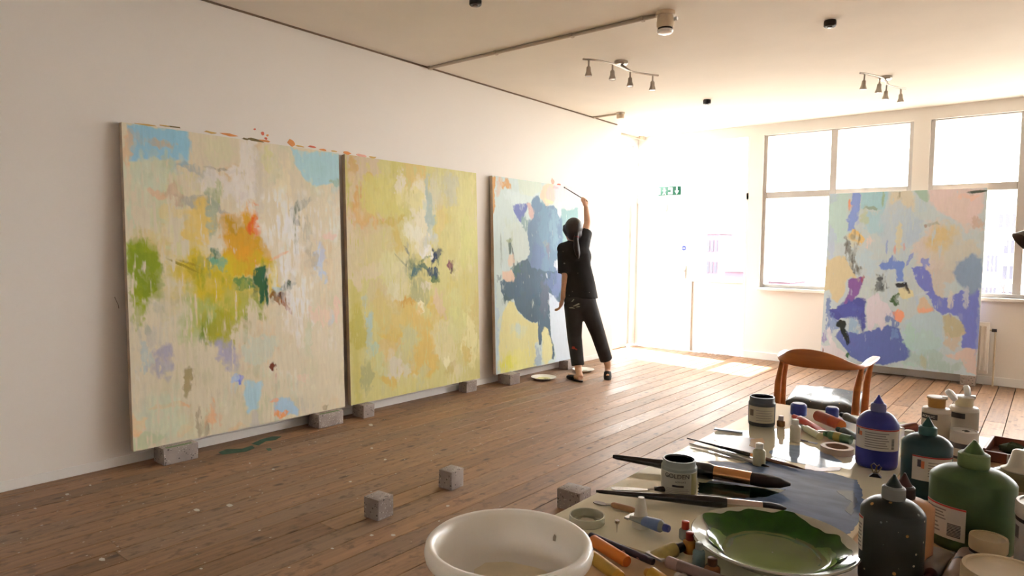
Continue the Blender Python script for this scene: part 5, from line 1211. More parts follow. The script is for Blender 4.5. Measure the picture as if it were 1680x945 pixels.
squeeze_bottle('paint_bottle', 'large leaf green squeeze bottle with bar code label, tallest on the right', 1590, 896, 120, 786, 765, 742, 722, M_grn, M_grnc, plain('green_tip', (84, 110, 62)),
               (-1.35, -.10, 824, 876, True, ('lines', .08, .62, .55, .92, 4), ('lines', .08, .5, .15, .5, 3), ('bar', .66, .92, .1, .5, 1)))
M_blk2 = speckle_mat('black_bottle_splashed', (34, 40, 38), [(176, 130, 70), (120, 128, 126), (200, 190, 170)], .4, 46, .14, .2)
squeeze_bottle('paint_bottle', 'near black squeeze bottle splashed with paint at the front edge', 1459, 962, 94, 838, 817, 797, 778, M_blk2, plain('grey_cap', (128, 132, 130)), plain('dark_tip', (40, 54, 54)),
               (-1.5, -1.05, 850, 905, True, ('lines', .2, .9, .1, .85, 7)))
M_salm = plain('salmon_bottle', (206, 150, 108), .5, var=.06)
t_, p_, r_, s_ = squeeze_bottle('paint_bottle', 'salmon bottle with dark cap standing behind the black splashed bottle', 1478, 918, 88, 826, 815, 796, 776, M_salm, plain('brown_cap', (50, 34, 30)), plain('brown_tip', (74, 36, 34)))

# two tall white bottles with flip caps
def flip_bottle(label, px, py, wpx, ysh, ynk, ycap, body, neckm, lab, lid_at=(0, .80, .006, -48)):
    p = base(px, py); r = wpx/2*mpp(p); z0 = p.z; hs, hn, hc = [zat(p, y)-z0 for y in (ysh, ynk, ycap)]
    t = thing('medium_bottle', label, 'bottle', p, camang(p), 'white medium bottles')
    MB().lathe([(0, 0), (r*.95, 0), (r, .005), (r, hs), (r*.92, hs+.005), (r*.62, hn-.002), (r*.55, hn)], 36).build('body', body, t, 40)
    MB().lathe([(r*.56, hn-.002), (r*.60, hn), (r*.62, hc-.004), (r*.70, hc-.003), (r*.70, hc)], 28).build('neck', neckm, t, 40)
    lid = MB().lathe([(r*.46, 0), (r*.52, .004), (r*.50, .012), (r*.3, .016), (0, .016)], 24)
    M_ = Matrix.Translation((lid_at[0]*r, lid_at[1]*r, hc+lid_at[2])) @ Matrix.Rotation(radians(lid_at[3]), 4, 'X')
    MB().add(lid.v, lid.f, M_).build('flip_lid', M_white, t, 40)
    MB().lathe([(r*.70, hc-.001), (r*.66, hc+.003), (r*.2, hc+.004), (0, hc+.004)], 24).build('cap_top', M_white, t, 40)
    MB().bbox((-r*.25, r*.35, hc-.002), (r*.25, r*.72, hc+.006), .0008, 1).build('hinge', M_white, t, 30)
    l_ = MB().arcstrip(r, -1.35, 1.35, hs*.18, hs*.96, .0006, 20).build('label', lab, t, 40)
    MB().arcstrip(r+.0007, -1.25, .10, hs*.80, hs*.93, .0004, 12).build('brand_panel', M_ink, l_, 40)
    return t, r, hs, l_
M_bw = plain('bottle_offwhite', (206, 196, 180), .4); M_amb = plain('amber_neck', (196, 146, 78), .4)
t_, r_, hs_, l_ = flip_bottle('white bottle with amber neck and open flip cap behind the teal bottle', 1533, 738, 41, 672, 667, 652, M_bw, M_amb, plain('label_beige', (196, 184, 162)))
text_round('ACRYLIC', .0085, r_+.0006, -.56, hs_*.865, M_lab, l_)
t_, r_, hs_, l_ = flip_bottle('white bottle with cream neck and open flip cap, right of the amber necked one', 1578, 736, 42, 670, 665, 651, M_bw, plain('cream_neck', (214, 204, 170)), plain('label_beige2', (188, 178, 160)), (-.3, -.05, .012, -80))
text_round('G', .010, r_+.0006, -1.02, hs_*.865, M_lab, l_)

# ---- jars
def jar(label, px, py, wpx, ytop, glass, lab, inside, group=None, lettering=None, la=(-1.3, 1.3), lz=(.12, .74)):
    p = base(px, py); r = wpx/2*mpp(p); h = zat(p, ytop)-p.z
    t = thing('paint_jar', label, 'jar', p, camang(p), group)
    MB().lathe([(0, 0), (r*.93, 0), (r, .004), (r, h*.78), (r*.985, h*.80), (r*.93, h*.84), (r*.93, h*.97), (r*.90, h), (r*.84, h), (r*.83, h*.95), (r*.86, h*.80), (r*.90, h*.5), (r*.86, .006), (0, .006)], 40).build('jar_body', glass, t, 40)
    MB().lathe([(r*.835, h*.94), (r*.86, h*.80), (r*.885, h*.5), (r*.85, .010), (0, .010), (0, .0085), (r*.86, .0085), (r*.895, h*.5), (r*.865, h*.80), (r*.845, h*.94)], 36).build('paint_residue', inside, t, 40)
    l_ = MB().arcstrip(r, la[0], la[1], h*lz[0], h*lz[1], .0006, 24).build('label', lab, t, 40)
    return t, p, r, h, l_
t_, p_, r_, h_, l_ = jar('open grey paint jar lettered GOLDEN standing in front of the big brush', 1113, 805, 57, 752, plain('grey_green_jar', (134, 142, 134), .35), plain('jar_label', (186, 184, 170), .5), plain('jar_inside_dark', (20, 24, 18), .5), 'open paint jars', la=(-1.35, 1.35), lz=(.02, .70))
text_round('GOLDEN', .0135, r_+.0006, -.10, h_*.60, M_ink, l_)
text_round('ACRYLICS', .0050, r_+.0006, .10, h_*.44, M_ink, l_)
MB().arcstrip(r_+.0007, -.35, .28, h_*.28, h_*.34, .0004, 8).build('print_block', M_ink, l_, None)
for i in range(4): MB().arcstrip(r_+.0007, -.75, .62-.1*(i % 2), h_*(.06+.05*i), h_*(.075+.05*i), .0003, 10).build('print_line', M_inkg, l_, None)
MB().arcstrip(r_+.0007, .75, 1.25, h_*.03, h_*.68, .0003, 8).build('colour_swatch', plain('swatch_olive', (168, 164, 120)), l_, None)
t_, p_, r_, h_, l_ = jar('open dark grey paint jar near the far corner of the glass palette', 1249, 696, 42, 650, plain('charcoal_jar', (70, 76, 82), .3), plain('jar_label2', (196, 188, 164), .5), plain('jar_inside_black', (24, 14, 14), .5), 'open paint jars', la=(-1.15, 1.1), lz=(.14, .70))
MB().arcstrip(r_+.0007, -.95, -.62, h_*.36, h_*.58, .0004, 6).build('print_block', plain('print_brown', (112, 96, 80)), l_, None)
for i in range(5): MB().arcstrip(r_+.0007, -.40, .85-.1*(i % 2), h_*(.22+.085*i), h_*(.24+.085*i), .0003, 10).build('print_line', M_inkg, l_, None)

# tubs with lids at the right front
def tub(label, px, py, wpx, ytop, ylid, lidm, bodym, bands=(), group='lidded tubs'):
    p = base(px, py); r = wpx/2*mpp(p); h = zat(p, ytop)-p.z; hl = zat(p, ylid)-p.z
    t = thing('lidded_tub', label, 'tub', p, camang(p), group)
    MB().lathe([(0, 0), (r*.92, 0), (r*.95, .004), (r*.95, hl), (0, hl)], 36).build('tub_body', bodym, t, 40)
    l2 = MB().lathe([(r*.97, hl-.004), (r, hl-.002), (r, h-.004), (r*.97, h), (r*.88, h), (r*.86, h-.002), (0, h-.002)], 36).build('lid', lidm, t, 40)
    for (a, b, m_, a0, a1) in bands:
        MB().arcstrip(r*.952, a0, a1, hl*a, hl*b, .0006, 20).build('printed_band', m_, t, 40)
    return t, p, r, h, hl, l2
M_lidw = plain('lid_white', (222, 216, 208), .4); M_lidc = plain('lid_cream', (212, 192, 156), .4)
t_, p_, r_, h_, hl_, l2_ = tub('white tub with white lid at the right edge behind the cream lidded jar', 1716, 950, 92, 828, 849, M_lidw, plain('tub_grey_label', (196, 190, 188), .5), ((.90, .985, M_ink, -1.5, 1.5), (.06, .12, M_ink, -1.5, 1.5)))
MB().arcstrip(r_*.954, -1.35, -1.05, hl_*.62, hl_*.82, .0004, 6).build('emblem', plain('emblem_grey', (110, 104, 106)), t_, None)
tub('small jar with cream lid in front of the leaf green bottle', 1619, 938, 54, 880, 898, M_lidc, plain('jar_grey_label', (170, 164, 164), .5), ((.80, .95, M_ink, -1.5, 1.5), (.1, .35, plain('band_green', (104, 128, 106)), -.6, .9)))
tub('wide tub with cream lid cut by the bottom edge of the photo', 1648, 1020, 128, 936, 966, M_lidc, plain('tub_cream', (206, 192, 164), .5), ((.3, .6, M_ink, -1.5, 1.5),))
t_, p_, r_, h_, hl_, l2_ = tub('small dark jar with white printed lid behind the leaf green bottle', 1580, 750, 40, 706, 722, M_lidw, plain('jar_dark', (92, 90, 94), .4), ((.15, .6, M_lab, -1.2, 1.2),))
for i in range(3): MB().arcstrip(.004+.003*i, 0, 4.5-.8*i, h_-.002, h_-.0012, .0014, 14).build('lid_print', M_ink, l2_, None)

# olive bottle with white conical cap, right edge
p = base(1668, 838); r = 38*mpp(p); z0 = p.z; t = thing('cone_cap_bottle', 'olive bottle with white conical cap at the right edge', 'bottle', p, camang(p))
hs = zat(p, 778)-z0; hn = zat(p, 770)-z0; ht = zat(p, 738)-z0
MB().lathe([(0, 0), (r*.93, 0), (r, .005), (r, hs), (r*.8, hs+.006), (r*.5, hn)], 36).build('body', plain('olive_glass', (112, 104, 66), .25), t, 40)
MB().lathe([(r*.62, hn-.008), (r*.66, hn), (r*.50, hn+.004), (r*.42, hn+.008), (r*.26, ht-.003), (r*.18, ht), (0, ht)], 28).build('cone_cap', plain('cap_translucent', (214, 206, 188), .35), t, 40)
MB().arcstrip(r, -1.0, 1.2, hs*.1, hs*.7, .0006, 16).build('label', plain('label_dull', (150, 132, 104)), t, 40)

# wooden box with odds and ends
pa = base(1614, 772); pb = base(1690, 782)
wbx = thing('wooden_box', 'small open brown wooden box at the right edge of the table', 'box', (4.024, 2.120, .743), -.06)
W_ = .150; D_ = .178; Hb = .032; M_bx = plain('box_mahogany', (124, 72, 48), .45, var=.15, scale=8, sx=(1, 8, 1))
for a, b in (((0, 0, 0), (W_, D_, .004)), ((0, 0, .004), (W_, .006, Hb*.86)), ((0, D_-.006, .004), (W_, D_, Hb)), ((0, .006, .004), (.006, D_-.006, Hb)), ((W_-.006, .006, .004), (W_, D_-.006, Hb))):
    MB().bbox(a, b, .001, 1).build('box_panel', M_bx, wbx, 30)
MB().bbox((.052, -.0012, .002), (.056, .001, Hb*.85), .0004, 1).build('pale_strip', M_lab, wbx, 30)
bo = wbx.location; Rz = Matrix.Rotation(wbx.rotation_euler.z, 3, 'Z')
def inbox(x, y, z): return bo+Rz @ Vector((x, y, z))
t = thing('sponge_scrap', 'dark green paint scrap lying in the wooden box', 'sponge', inbox(.052, .105, .0042), .4)
mb = MB().ell((0, 0, .016), (.030, .018, .016), None, 14, 8); R2 = random.Random(4); mb.v = [(a*R2.uniform(.85, 1.1), b*R2.uniform(.85, 1.1), max(0, c*R2.uniform(.9, 1.1))) for a, b, c in mb.v]; mb.build('scrap', plain('scrap_green', (60, 72, 42), .8), t)
t = thing('white_cap', 'white bottle cap lying in the wooden box', 'cap', inbox(.088, .080, .0042)); MB().lathe([(.013, 0), (.014, .003), (.013, .022), (.010, .026), (0, .026)], 20).build('cap', M_white, t, 40)

# ---- white bowl
c0 = on(835, 888, 2, .818); rb = .1335; zb = .743; Hbw = .078
M_bowl = plain('bowl_white_plastic', (240, 234, 224), .35, var=.03, scale=5, coat=.2)
for k_, v_ in (('Subsurface Weight', .6), ('Subsurface Radius', (1, .95, .9)), ('Subsurface Scale', .03)): M_bowl.node_tree.nodes['Principled BSDF'].inputs[k_].default_value = v_
bw = thing('plastic_bowl', 'large white plastic bowl with thick rolled rim at the front of the table', 'bowl', (c0.x, c0.y, zb))
MB().lathe([(0, .001), (rb*.70, .0), (rb*.74, .002), (rb*.90, Hbw*.62), (rb*.985, Hbw*.70), (rb*1.0, Hbw*.82), (rb*.985, Hbw*.95), (rb*.95, Hbw), (rb*.905, Hbw*.985), (rb*.87, Hbw*.90), (rb*.83, Hbw*.62), (rb*.79, Hbw*.40), (rb*.72, Hbw*.27), (rb*.60, Hbw*.23), (0, Hbw*.215)], 72).build('bowl_body', plain('bowl_white_plastic', (238, 230, 218), .35, var=.03, scale=5, coat=.2), bw, 60)
MB().prism([(rb*.55*random.uniform(.9, 1.05)*cos(2*pi*i/24)+rb*.1, rb*.42*random.uniform(.9, 1.05)*sin(2*pi*i/24)-rb*.03) for i in range(24)], Hbw*.222, Hbw*.236).build('dried_wash', plain('wash_cream', (230, 218, 188), .45), bw, None)
a_ = camang(c0)+2.35
MB().add([((rb*.815+.0012*0)*cos(a_+k*.03)*(1-.0)-.0, rb*.815*sin(a_+k*.03), Hbw*z_) for k, z_ in ((-1.2, .66), (0, .70), (1, .62), (1.2, .5), (.2, .46), (-.8, .55))], [(0, 1, 2, 3, 4, 5)]).build('grey_smudge', plain('smudge', (176, 166, 148), .6), bw, None)

# ---- plate with green paint
c1 = on(1268, 889, 2, .775); rp_ = .139; zp = .7502
pt = thing('green_paint_plate', 'white plate covered with wet green paint at the front of the table', 'plate', (c1.x, c1.y, zp))
MB().lathe([(0, .0), (rp_*.60, .0), (rp_*.64, .003), (rp_*.80, .018), (rp_*.99, .030), (rp_, .032), (rp_*.985, .034), (rp_*.80, .0225), (rp_*.66, .0075), (rp_*.60, .005), (0, .005)], 72).build('plate_body', plain('plate_clear_white', (196, 196, 178), .12, var=.05), pt, 50)
def ring_paint(r0, r1, a0, a1, lift, m_, nm, rag=.04, n=60):
    def zz_(r): return np.interp(r/rp_, [0, .60, .66, .80, .985], [.005, .005, .0075, .0225, .034])
    R2 = random.Random(int(a0*100)+int(r1*1e4)); vs_, fs_ = [], []; k = 7; wv = [(f_, R2.uniform(0, 6), w_) for f_, w_ in ((2, .5), (5, .5), (9, .4), (14, .25), (22, .12))]
    for i in range(n+1):
        a = a0+(a1-a0)*i/n; e = min(1, 6*i/n, 6*(n-i)/n) if a1-a0 < 6.2 else 1
        wob = sum(math.sin(a*f_+ph)*w_ for f_, ph, w_ in wv)
        ro = r1*(1+rag*wob)*(.90+.10*e); ro = min(ro, rp_*.975); ri = r0*(1+rag*.6*math.sin(a*3+1)+rag*.3*math.sin(a*9))
        for j in range(k):
            r = ri+(ro-ri)*j/(k-1); vs_.append((r*cos(a), r*sin(a), zz_(r)+lift))
    for i in range(n):
        for j in range(k-1): fs_.append((i*k+j, (i+1)*k+j, (i+1)*k+j+1, i*k+j+1))
    MB().add(vs_, fs_).build(nm, m_, pt, 60)
M_g1 = plain('wet_green', (44, 86, 24), .10, var=.4, scale=14, ior=1.25); M_g2 = plain('thin_olive_wash', (104, 120, 54), .08, var=.15, scale=9, spec=.5, ior=1.14); M_g3 = plain('light_green_streak', (112, 146, 66), .1, var=.25, scale=20, ior=1.25)
ca = camang(c1); far = ca+pi
ring_paint(.001, rp_*.64, 0, 2*pi, .0012, M_g2, 'olive_wash', .0)
ring_paint(rp_*.52, rp_*.90, far-1.9, far+1.75, .0016, M_g1, 'green_paint', .08, 240)
ring_paint(rp_*.60, rp_*.72, far-2.3, far-1.0, .0024, M_g3, 'light_green_paint', .06)
ring_paint(rp_*.62, rp_*.78, far+1.2, far+2.0, .0024, M_g3, 'light_green_paint', .06)
ring_paint(rp_*.80, rp_*.93, far-2.3, far-1.35, .0022, M_g1, 'green_paint', .06)

# ---- brushes
def brush(label, a, b, rad, fr=(.0, .62, .80), colh=None, colb=None, ferr=None, tipf=.5, za=0, zb=0, flat=1.0):
    """a: picture point of the handle end, b: of the bristle tip; fr: where the ferrule starts and ends along the length"""
    p0 = on(*a, 2, ZT+rad*.9+za); p1 = on(*b, 2, ZT+rad*.9+zb); eu, ln = along(p0, p1)
    t = thing('paint_brush', label, 'brush', p0, rot=eu, group='brushes on the glass palette')
    f1, f2 = fr[1], fr[2]; fl_ = lambda k: [(1, flat)]*k
    MB().tube([(0, 0, 0), (ln*.02, 0, 0), (ln*.25, 0, 0), (ln*f1*.82, 0, 0), (ln*f1*.95, 0, 0), (ln*f1, 0, 0)], [rad*.22, rad*.30, rad*.48, rad*.92, rad*.95, rad*.78], 12).build('handle', colh, t, 50)
    MB().tube([(ln*f1-.001, 0, 0), (ln*(f1*.6+f2*.4), 0, 0), (ln*f2, 0, 0)], [rad*.80, rad*.86, rad*.92], 14, None, [(1, 1), (1, .9), (1.1, .75)]).build('ferrule', ferr or M_chrome, t, 50)
    MB().tube([(ln*f2-.001, 0, 0), (ln*(f2+(1-f2)*.35), 0, 0), (ln*(f2+(1-f2)*.75), 0, 0), (ln, 0, 0)], [rad*.92, rad*1.05, rad*.86, rad*.25], 14, None, [(1.1, .75), (1.1, .7), (1.05, .6), (1, .5)]).build('bristles', colb, t, 50)
    return t
M_bkh = plain('black_lacquer', (26, 22, 22), .25, coat=.4); M_cop = mat('copper_ferrule', (206, 150, 104), .25, .9, var=.1); M_brs = plain('bristle_black', (34, 24, 24), .7, var=.3, scale=40)
brush('big round brush with copper ferrule and dark bristles lying behind the GOLDEN jar', (1006, 749), (1297, 795), .0205, (0, .60, .80), M_bkh, M_brs, M_cop)
brush('long black brush lying in front of the GOLDEN jar', (978, 806), (1290, 834), .0125, (0, .70, .88), M_bkh, plain('bristle_navy', (22, 26, 34), .6), mat('ferrule_rose', (196, 176, 164), .25, .9), za=.004)
brush('slim black brush with brown tip behind the small bottle', (1127, 719), (1321, 770), .0060, (0, .58, .66), M_bkh, plain('bristle_brown', (112, 80, 62), .7), M_cop)
brush('slim silver handled brush lying beside the slim black one', (1131, 727), (1262, 766), .0050, (0, .72, .84), plain('handle_grey_white', (176, 176, 168), .35), plain('bristle_dark2', (46, 42, 40), .7))

# ---- palette knives
def knife(label, a, m1, b, w, hm, bm_):
    p0 = on(*a, 2, ZT+.002); p1 = on(*b, 2, ZT+.006); eu, ln = along(p0, p1); f = (on(*m1, 2, ZT)-p0).length/ln
    t = thing('palette_knife', label, 'palette knife', p0, rot=eu, group='palette knives')
    MB().prism([(0, -w*.3), (.006, -w*.5), (ln*f*.6, -w*.5), (ln*f, -w*.16), (ln*f, w*.16), (ln*f*.6, w*.5), (.006, w*.5), (0, w*.3)], -.0006, .0006).build('blade', bm_, t, None)
    MB().tube([(ln*f-.004, 0, .001), (ln*f+.012, 0, .003)], [.0022, .003], 8).build('neck', M_chrome, t)
    MB().tube([(ln*f+.010, 0, .003), (ln*(f+.15), 0, .003), (ln*.9, 0, .003), (ln, 0, .003)], [.0045, .0062, .0066, .004], 10).build('handle', hm, t, 50)
knife('steel palette knife with black handle beside the GOLDEN jar', (1003, 801), (1062, 800), (1120, 806), .020, M_bkh, mat('blade_steel', (168, 166, 164), .18, .95))
knife('small palette knife with wooden handle near the glass lid', (975, 823), (1000, 829), (1045, 841), .015, plain('handle_beech', (176, 130, 92), .5), plain('blade_painted', (160, 150, 142), .4))

# ---- glass screw lid and pin
p = base(963, 858); r = 29*mpp(p); t = thing('jar_lid', 'clear plastic jar lid lying open on the palette left', 'lid', p)
MB().lathe([(0, .0), (r*.94, 0), (r, .002), (r, .017), (r*.93, .017), (r*.92, .003), (0, .003)], 40).build('lid_body', plain('lid_frosted', (190, 190, 166), .2, coat=.3), t, 40)
MB().lathe([(r*.62, .003), (r*.70, .0045), (r*.62, .0055), (r*.56, .004)], 36).build('inner_ring', plain('lid_ring', (126, 128, 110), .3), t, 50)
MB().prism([(r*.5*random.uniform(.8, 1.1)*cos(2*pi*i/14), r*.5*random.uniform(.8, 1.1)*sin(2*pi*i/14)) for i in range(14)], .003, .0042).build('dried_paint', plain('lid_paint', (206, 198, 178), .5), t, None)
p = base(1012, 874); t = thing('push_pin', 'steel push pin standing on its point on the palette', 'pin', p)
hp = zat(p, 853)-p.z
MB().lathe([(0, 0), (.0006, .001), (.0016, hp*.62), (.0034, hp*.72), (.0034, hp*.76), (.0046, hp*.8), (.0046, hp*.96), (.0036, hp), (0, hp)], 16).build('pin', mat('pin_steel', (190, 188, 184), .15, .95), t, 40)

# ---- tubes and oil sticks
def tube_paint(label, a, b, rad, bodym, capm, lab=None, crimp=True, z=0, zt=None, group='paint tubes', capf=.16):
    """paint tube: a = cap end, b = crimped end (picture points)"""
    zz_ = (ZT if zt is None else zt)+rad+z
    p0 = on(*a, 2, zz_); p1 = on(*b, 2, zz_); eu, ln = along(p0, p1)
    t = thing('paint_tube', label, 'paint tube', p0, rot=eu, group=group)
    vs_, fs_ = [], []; n = 20; k = 12; c0_ = ln*capf
    for j in range(k+1):
        u = j/k; x_ = c0_+(ln-c0_)*u; e = u**1.6 if crimp else 0
        w_ = rad*(1+.35*e); h_ = rad*(1-e)+.0015*e; zc = -rad*.75*e*0
        if j == 0: w_, h_ = rad*.55, rad*.55
        elif j == 1: w_, h_ = rad*.98, rad*.98
        for i in range(n): an = 2*pi*i/n; vs_.append((x_, cos(an)*w_, sin(an)*h_+zc))
    for j in range(k):
        for i in range(n): fs_.append((j*n+i, j*n+(i+1) % n, (j+1)*n+(i+1) % n, (j+1)*n+i))
    fs_.append(tuple(range(n-1, -1, -1))); fs_.append(tuple(k*n+i for i in range(n)))
    MB().add(vs_, fs_).build('tube_body', bodym, t, 50)
    if crimp: MB().bbox((ln-.009, -rad*1.38, -.0022), (ln+.001, rad*1.38, .0022), .0005, 1).build('crimp', mat('crimp_metal', (176, 172, 166), .35, .8), t, 30)
    cp = MB().tube([(0, 0, 0), (.001, 0, 0), (c0_*.92, 0, 0), (c0_+.001, 0, 0)], [rad*.50, rad*.58, rad*.66, rad*.60], 16).build('cap', capm, t, 40)
    if lab:
        x0, x1 = c0_+(ln-c0_)*lab[0], c0_+(ln-c0_)*lab[1]; s = MB(); m2 = 8; pts = []
        for j in range(m2+1):
            u = ((x0+(x1-x0)*j/m2)-c0_)/(ln-c0_); e = u**1.6 if crimp else 0; w_ = rad*(1+.35*e)+.0006; h_ = rad*(1-e)+.0015*e+.0006
            for i in range(n): an = 2*pi*i/n; pts.append((c0_+(ln-c0_)*u, cos(an)*w_, sin(an)*h_))
        s.add(pts, [(j*n+i, j*n+(i+1) % n, (j+1)*n+(i+1) % n, (j+1)*n+i) for j in range(m2) for i in range(n)]).build('label_band', lab[2], t, 50)
    return t
def stick(label, a, b, rad, colr, wrap=None, z=0, zt=None, endc=None, group='oil sticks'):
    zz_ = (ZT if zt is None else zt)+rad+z; p0 = on(*a, 2, zz_); p1 = on(*b, 2, zz_); eu, ln = along(p0, p1)
    t = thing('oil_stick', label, 'oil stick', p0, rot=eu, group=group)
    MB().tube([(0, 0, 0), (.003, 0, 0), (ln-.003, 0, 0), (ln, 0, 0)], [rad*.82, rad, rad, rad*.86], 20).build('stick', colr, t, 40)
    if wrap: MB().tube([(ln*wrap[0], 0, 0), (ln*wrap[1], 0, 0)], rad*1.03, 20).build('wrapper', wrap[2], t, 40)
    if endc: MB().tube([(ln-.001, 0, 0), (ln+.0015, 0, 0)], rad*.84, 20).build('end_face', endc, t, 40)
    return t
W = .743
M_or = plain('orange_stick', (224, 128, 48), .5); M_ocr = plain('ochre_stick', (196, 146, 48), .5); M_prp = plain('purple_black', (62, 48, 62), .45, var=.3, scale=40)
stick('orange oil stick on the bare wood beside the white bowl', (972, 886), (1028, 921), .0105, M_or, None, zt=W, endc=plain('orange_dark', (206, 104, 40)))
stick('ochre oil stick with pale paper strip touching the white bowl', (970, 912), (1018, 948), .0105, M_ocr, (.15, .9, plain('ochre_wrap', (188, 150, 62), .6)), zt=W)
stick('dark purple stick with pink specks lying across the palette edge', (968, 878), (1072, 922), .0062, speckle_mat('purple_stick', (58, 48, 64), [(196, 140, 130)], .45, 70, .28, .2), None, z=.0)
tube_paint('clear blue capped paint tube with olive label leaning by the white cone', (1098, 868), (1032, 846), .0115, plain('tube_clear', (150, 158, 150), .25), plain('cap_blue', (56, 72, 150), .35), (.1, .55, plain('tube_label_blue', (110, 130, 170))), z=.006, capf=.12)
p = base(1051, 864); t = thing('paint_cone', 'white translucent cone shaped cap standing behind the blue tube', 'cap', (p.x, p.y, p.z)); r = 14*mpp(p); h = zat(p, 816)-p.z
MB().lathe([(r, 0), (r, h*.18), (r*.86, h*.3), (r*.5, h*.88), (r*.36, h), (0, h)], 24).build('cap', plain('cone_white', (216, 210, 192), .35), t, 40)
tube_paint('olive mustard tube with black cap lying at the palette front edge', (1122, 896), (1072, 914), .0135, plain('mustard_tube', (166, 148, 82), .4, var=.2, scale=60), plain('cap_black', (26, 24, 22), .4), None, capf=.28, zt=W, z=.004)
stick('mauve grey stick lying across the front of the tube pile', (1094, 921), (1196, 958), .0095, plain('mauve_grey', (136, 114, 108), .5, var=.12, scale=30), (.02, .2, plain('mauve_light', (160, 132, 124))), zt=W, z=.012)
tube_paint('yellow tube at the bottom edge of the photo', (1060, 938), (1098, 958), .0125, plain('yellow_tube', (214, 164, 60), .4), plain('cap_yellow', (196, 140, 50)), zt=W)
tube_paint('pale silver tube under the mauve stick', (1110, 944), (1150, 972), .011, mat('tube_silver', (176, 168, 168), .35, .5), plain('cap_white', (214, 210, 204)), zt=W)
def vial(label, px, py, wpx, ytop, bodym, capm, capf=.3, cat='bottle', name='small_bottle', rot=0, spot=None):
    p = base(px, py); r = wpx/2*mpp(p); h = zat(p, ytop)-p.z; t = thing(name, label, cat, p, camang(p), 'small bottles')
    hb = h*(1-capf)
    MB().lathe([(0, 0), (r*.92, 0), (r, .002), (r, hb*.80), (r*.85, hb*.9), (r*.52, hb*.97), (r*.5, hb)], 24).build('body', bodym, t, 50)
    MB().lathe([(r*.58, hb-.001), (r*.62, hb+.001), (r*.60, h*.985), (r*.5, h), (0, h)], 20).build('cap', capm, t, 40)
    if spot: MB().arcstrip(r, -1.0, 1.0, hb*.15, hb*.6, .0004, 10).build('label', spot, t, 40)
    return t
vial('small bottle with red cap left of the green plate', 1124, 884, 20, 855, plain('vial_grey', (150, 156, 150), .25), plain('cap_red', (200, 66, 44), .4), .4)
vial('amber bottle with dark red cap under the rim of the green plate', 1131, 906, 22, 873, plain('vial_amber', (176, 120, 50), .2), plain('cap_darkred', (140, 44, 34), .4), .35)
vial('teal bottle standing by the rim of the green plate', 1146, 929, 20, 890, plain('vial_teal', (112, 140, 142), .22), plain('cap_grey', (150, 156, 150)), .25)
vial('brown amber bottle at the front rim of the green plate', 1168, 952, 26, 915, plain('vial_brown', (120, 72, 26), .2), plain('cap_brown', (92, 54, 28), .4), .3)
# back of the palette
vial('small white dropper bottle on the bright reflection at the back of the palette', 1304, 724, 17, 688, plain('dropper_white', (214, 206, 186), .35), plain('dropper_cap', (226, 220, 206)), .2)
vial('small cream bottle standing on the slate blue paint', 1245, 763, 20, 727, plain('vial_cream', (196, 194, 160), .3), plain('cap_offwhite', (222, 220, 206)), .22)
vial('tiny amber bottle beside the dark grey jar', 1281, 699, 13, 682, plain('vial_amber2', (150, 100, 44), .3), plain('cap_pinkish', (206, 190, 190)), .4)
def capdisc(label, px, py, wpx, ytop, side, top):
    p = base(px, py); r = wpx/2*mpp(p); h = zat(p, ytop)-p.z; t = thing('bottle_cap', label, 'cap', p, 0, 'blue caps')
    MB().lathe([(r*.96, 0), (r, .002), (r, h*.78), (r*.96, h*.9), (r*.8, h), (0, h)], 28).build('cap', side, t, 40); MB().lathe([(r*.80, h-.0002), (r*.76, h+.0012), (0, h+.0014)], 24).build('cap_top', top, t, 40)
M_bc = plain('cap_cobalt', (56, 72, 160), .4); M_bct = plain('cap_grey_blue', (112, 112, 136), .5)
capdisc('larger blue cap at the back of the palette', 1310, 680, 25, 662, M_bc, M_bct)
capdisc('smaller blue cap behind the orange oil stick', 1365, 683, 20, 668, M_bc, M_bct)
tube_paint('red tube lying at the back of the palette', (1302, 683), (1352, 708), .0125, plain('red_tube', (196, 52, 38), .4), plain('cap_red2', (206, 60, 44)), z=0)
stick('thick orange red oil stick at the back of the palette', (1342, 682), (1381, 698), .0165, plain('orange_red_stick', (186, 84, 50), .5, var=.15, scale=30), (.0, .6, plain('red_brown_wrap', (168, 82, 60), .6)), endc=plain('orange_end', (222, 116, 44)), z=.008)
tube_paint('pale yellow tube lying in front of the red one', (1317, 700), (1345, 716), .0105, plain('pale_yellow_tube', (206, 204, 164), .4), plain('cap_pale', (196, 196, 150)), crimp=False)
tube_paint('green labelled tube lying behind the tape roll', (1352, 711), (1396, 722), .0125, plain('green_tube', (92, 128, 92), .4), plain('cap_green', (80, 130, 90)), (.3, .6, plain('tube_label_y', (168, 156, 84))), crimp=False)
tube_paint('dark teal tube lying left of the blue bottle', (1374, 704), (1416, 722), .013, plain('teal_tube', (48, 70, 72), .4), plain('cap_teal', (40, 60, 62)))
tube_paint('dark grey tube lying behind the thick orange stick', (1380, 680), (1418, 697), .0135, plain('grey_tube', (84, 86, 82), .4), plain('cap_dgrey', (66, 68, 66)))
tube_paint('maroon tube lying between blue and teal bottles', (1512, 702), (1474, 700), .0155, plain('maroon_tube', (122, 62, 54), .45), plain('cap_maroon', (96, 48, 44)), zt=W, z=.002)
vial('cream bottle half hidden between blue and teal bottles', 1490, 752, 24, 706, plain('vial_cream2', (206, 196, 160), .35), plain('cap_cream2', (214, 206, 180)), .2)
stick('slim red pencil between the two white bottles', (1556, 700), (1549, 736), .0035, plain('pencil_red', (140, 60, 46), .5), zt=W)
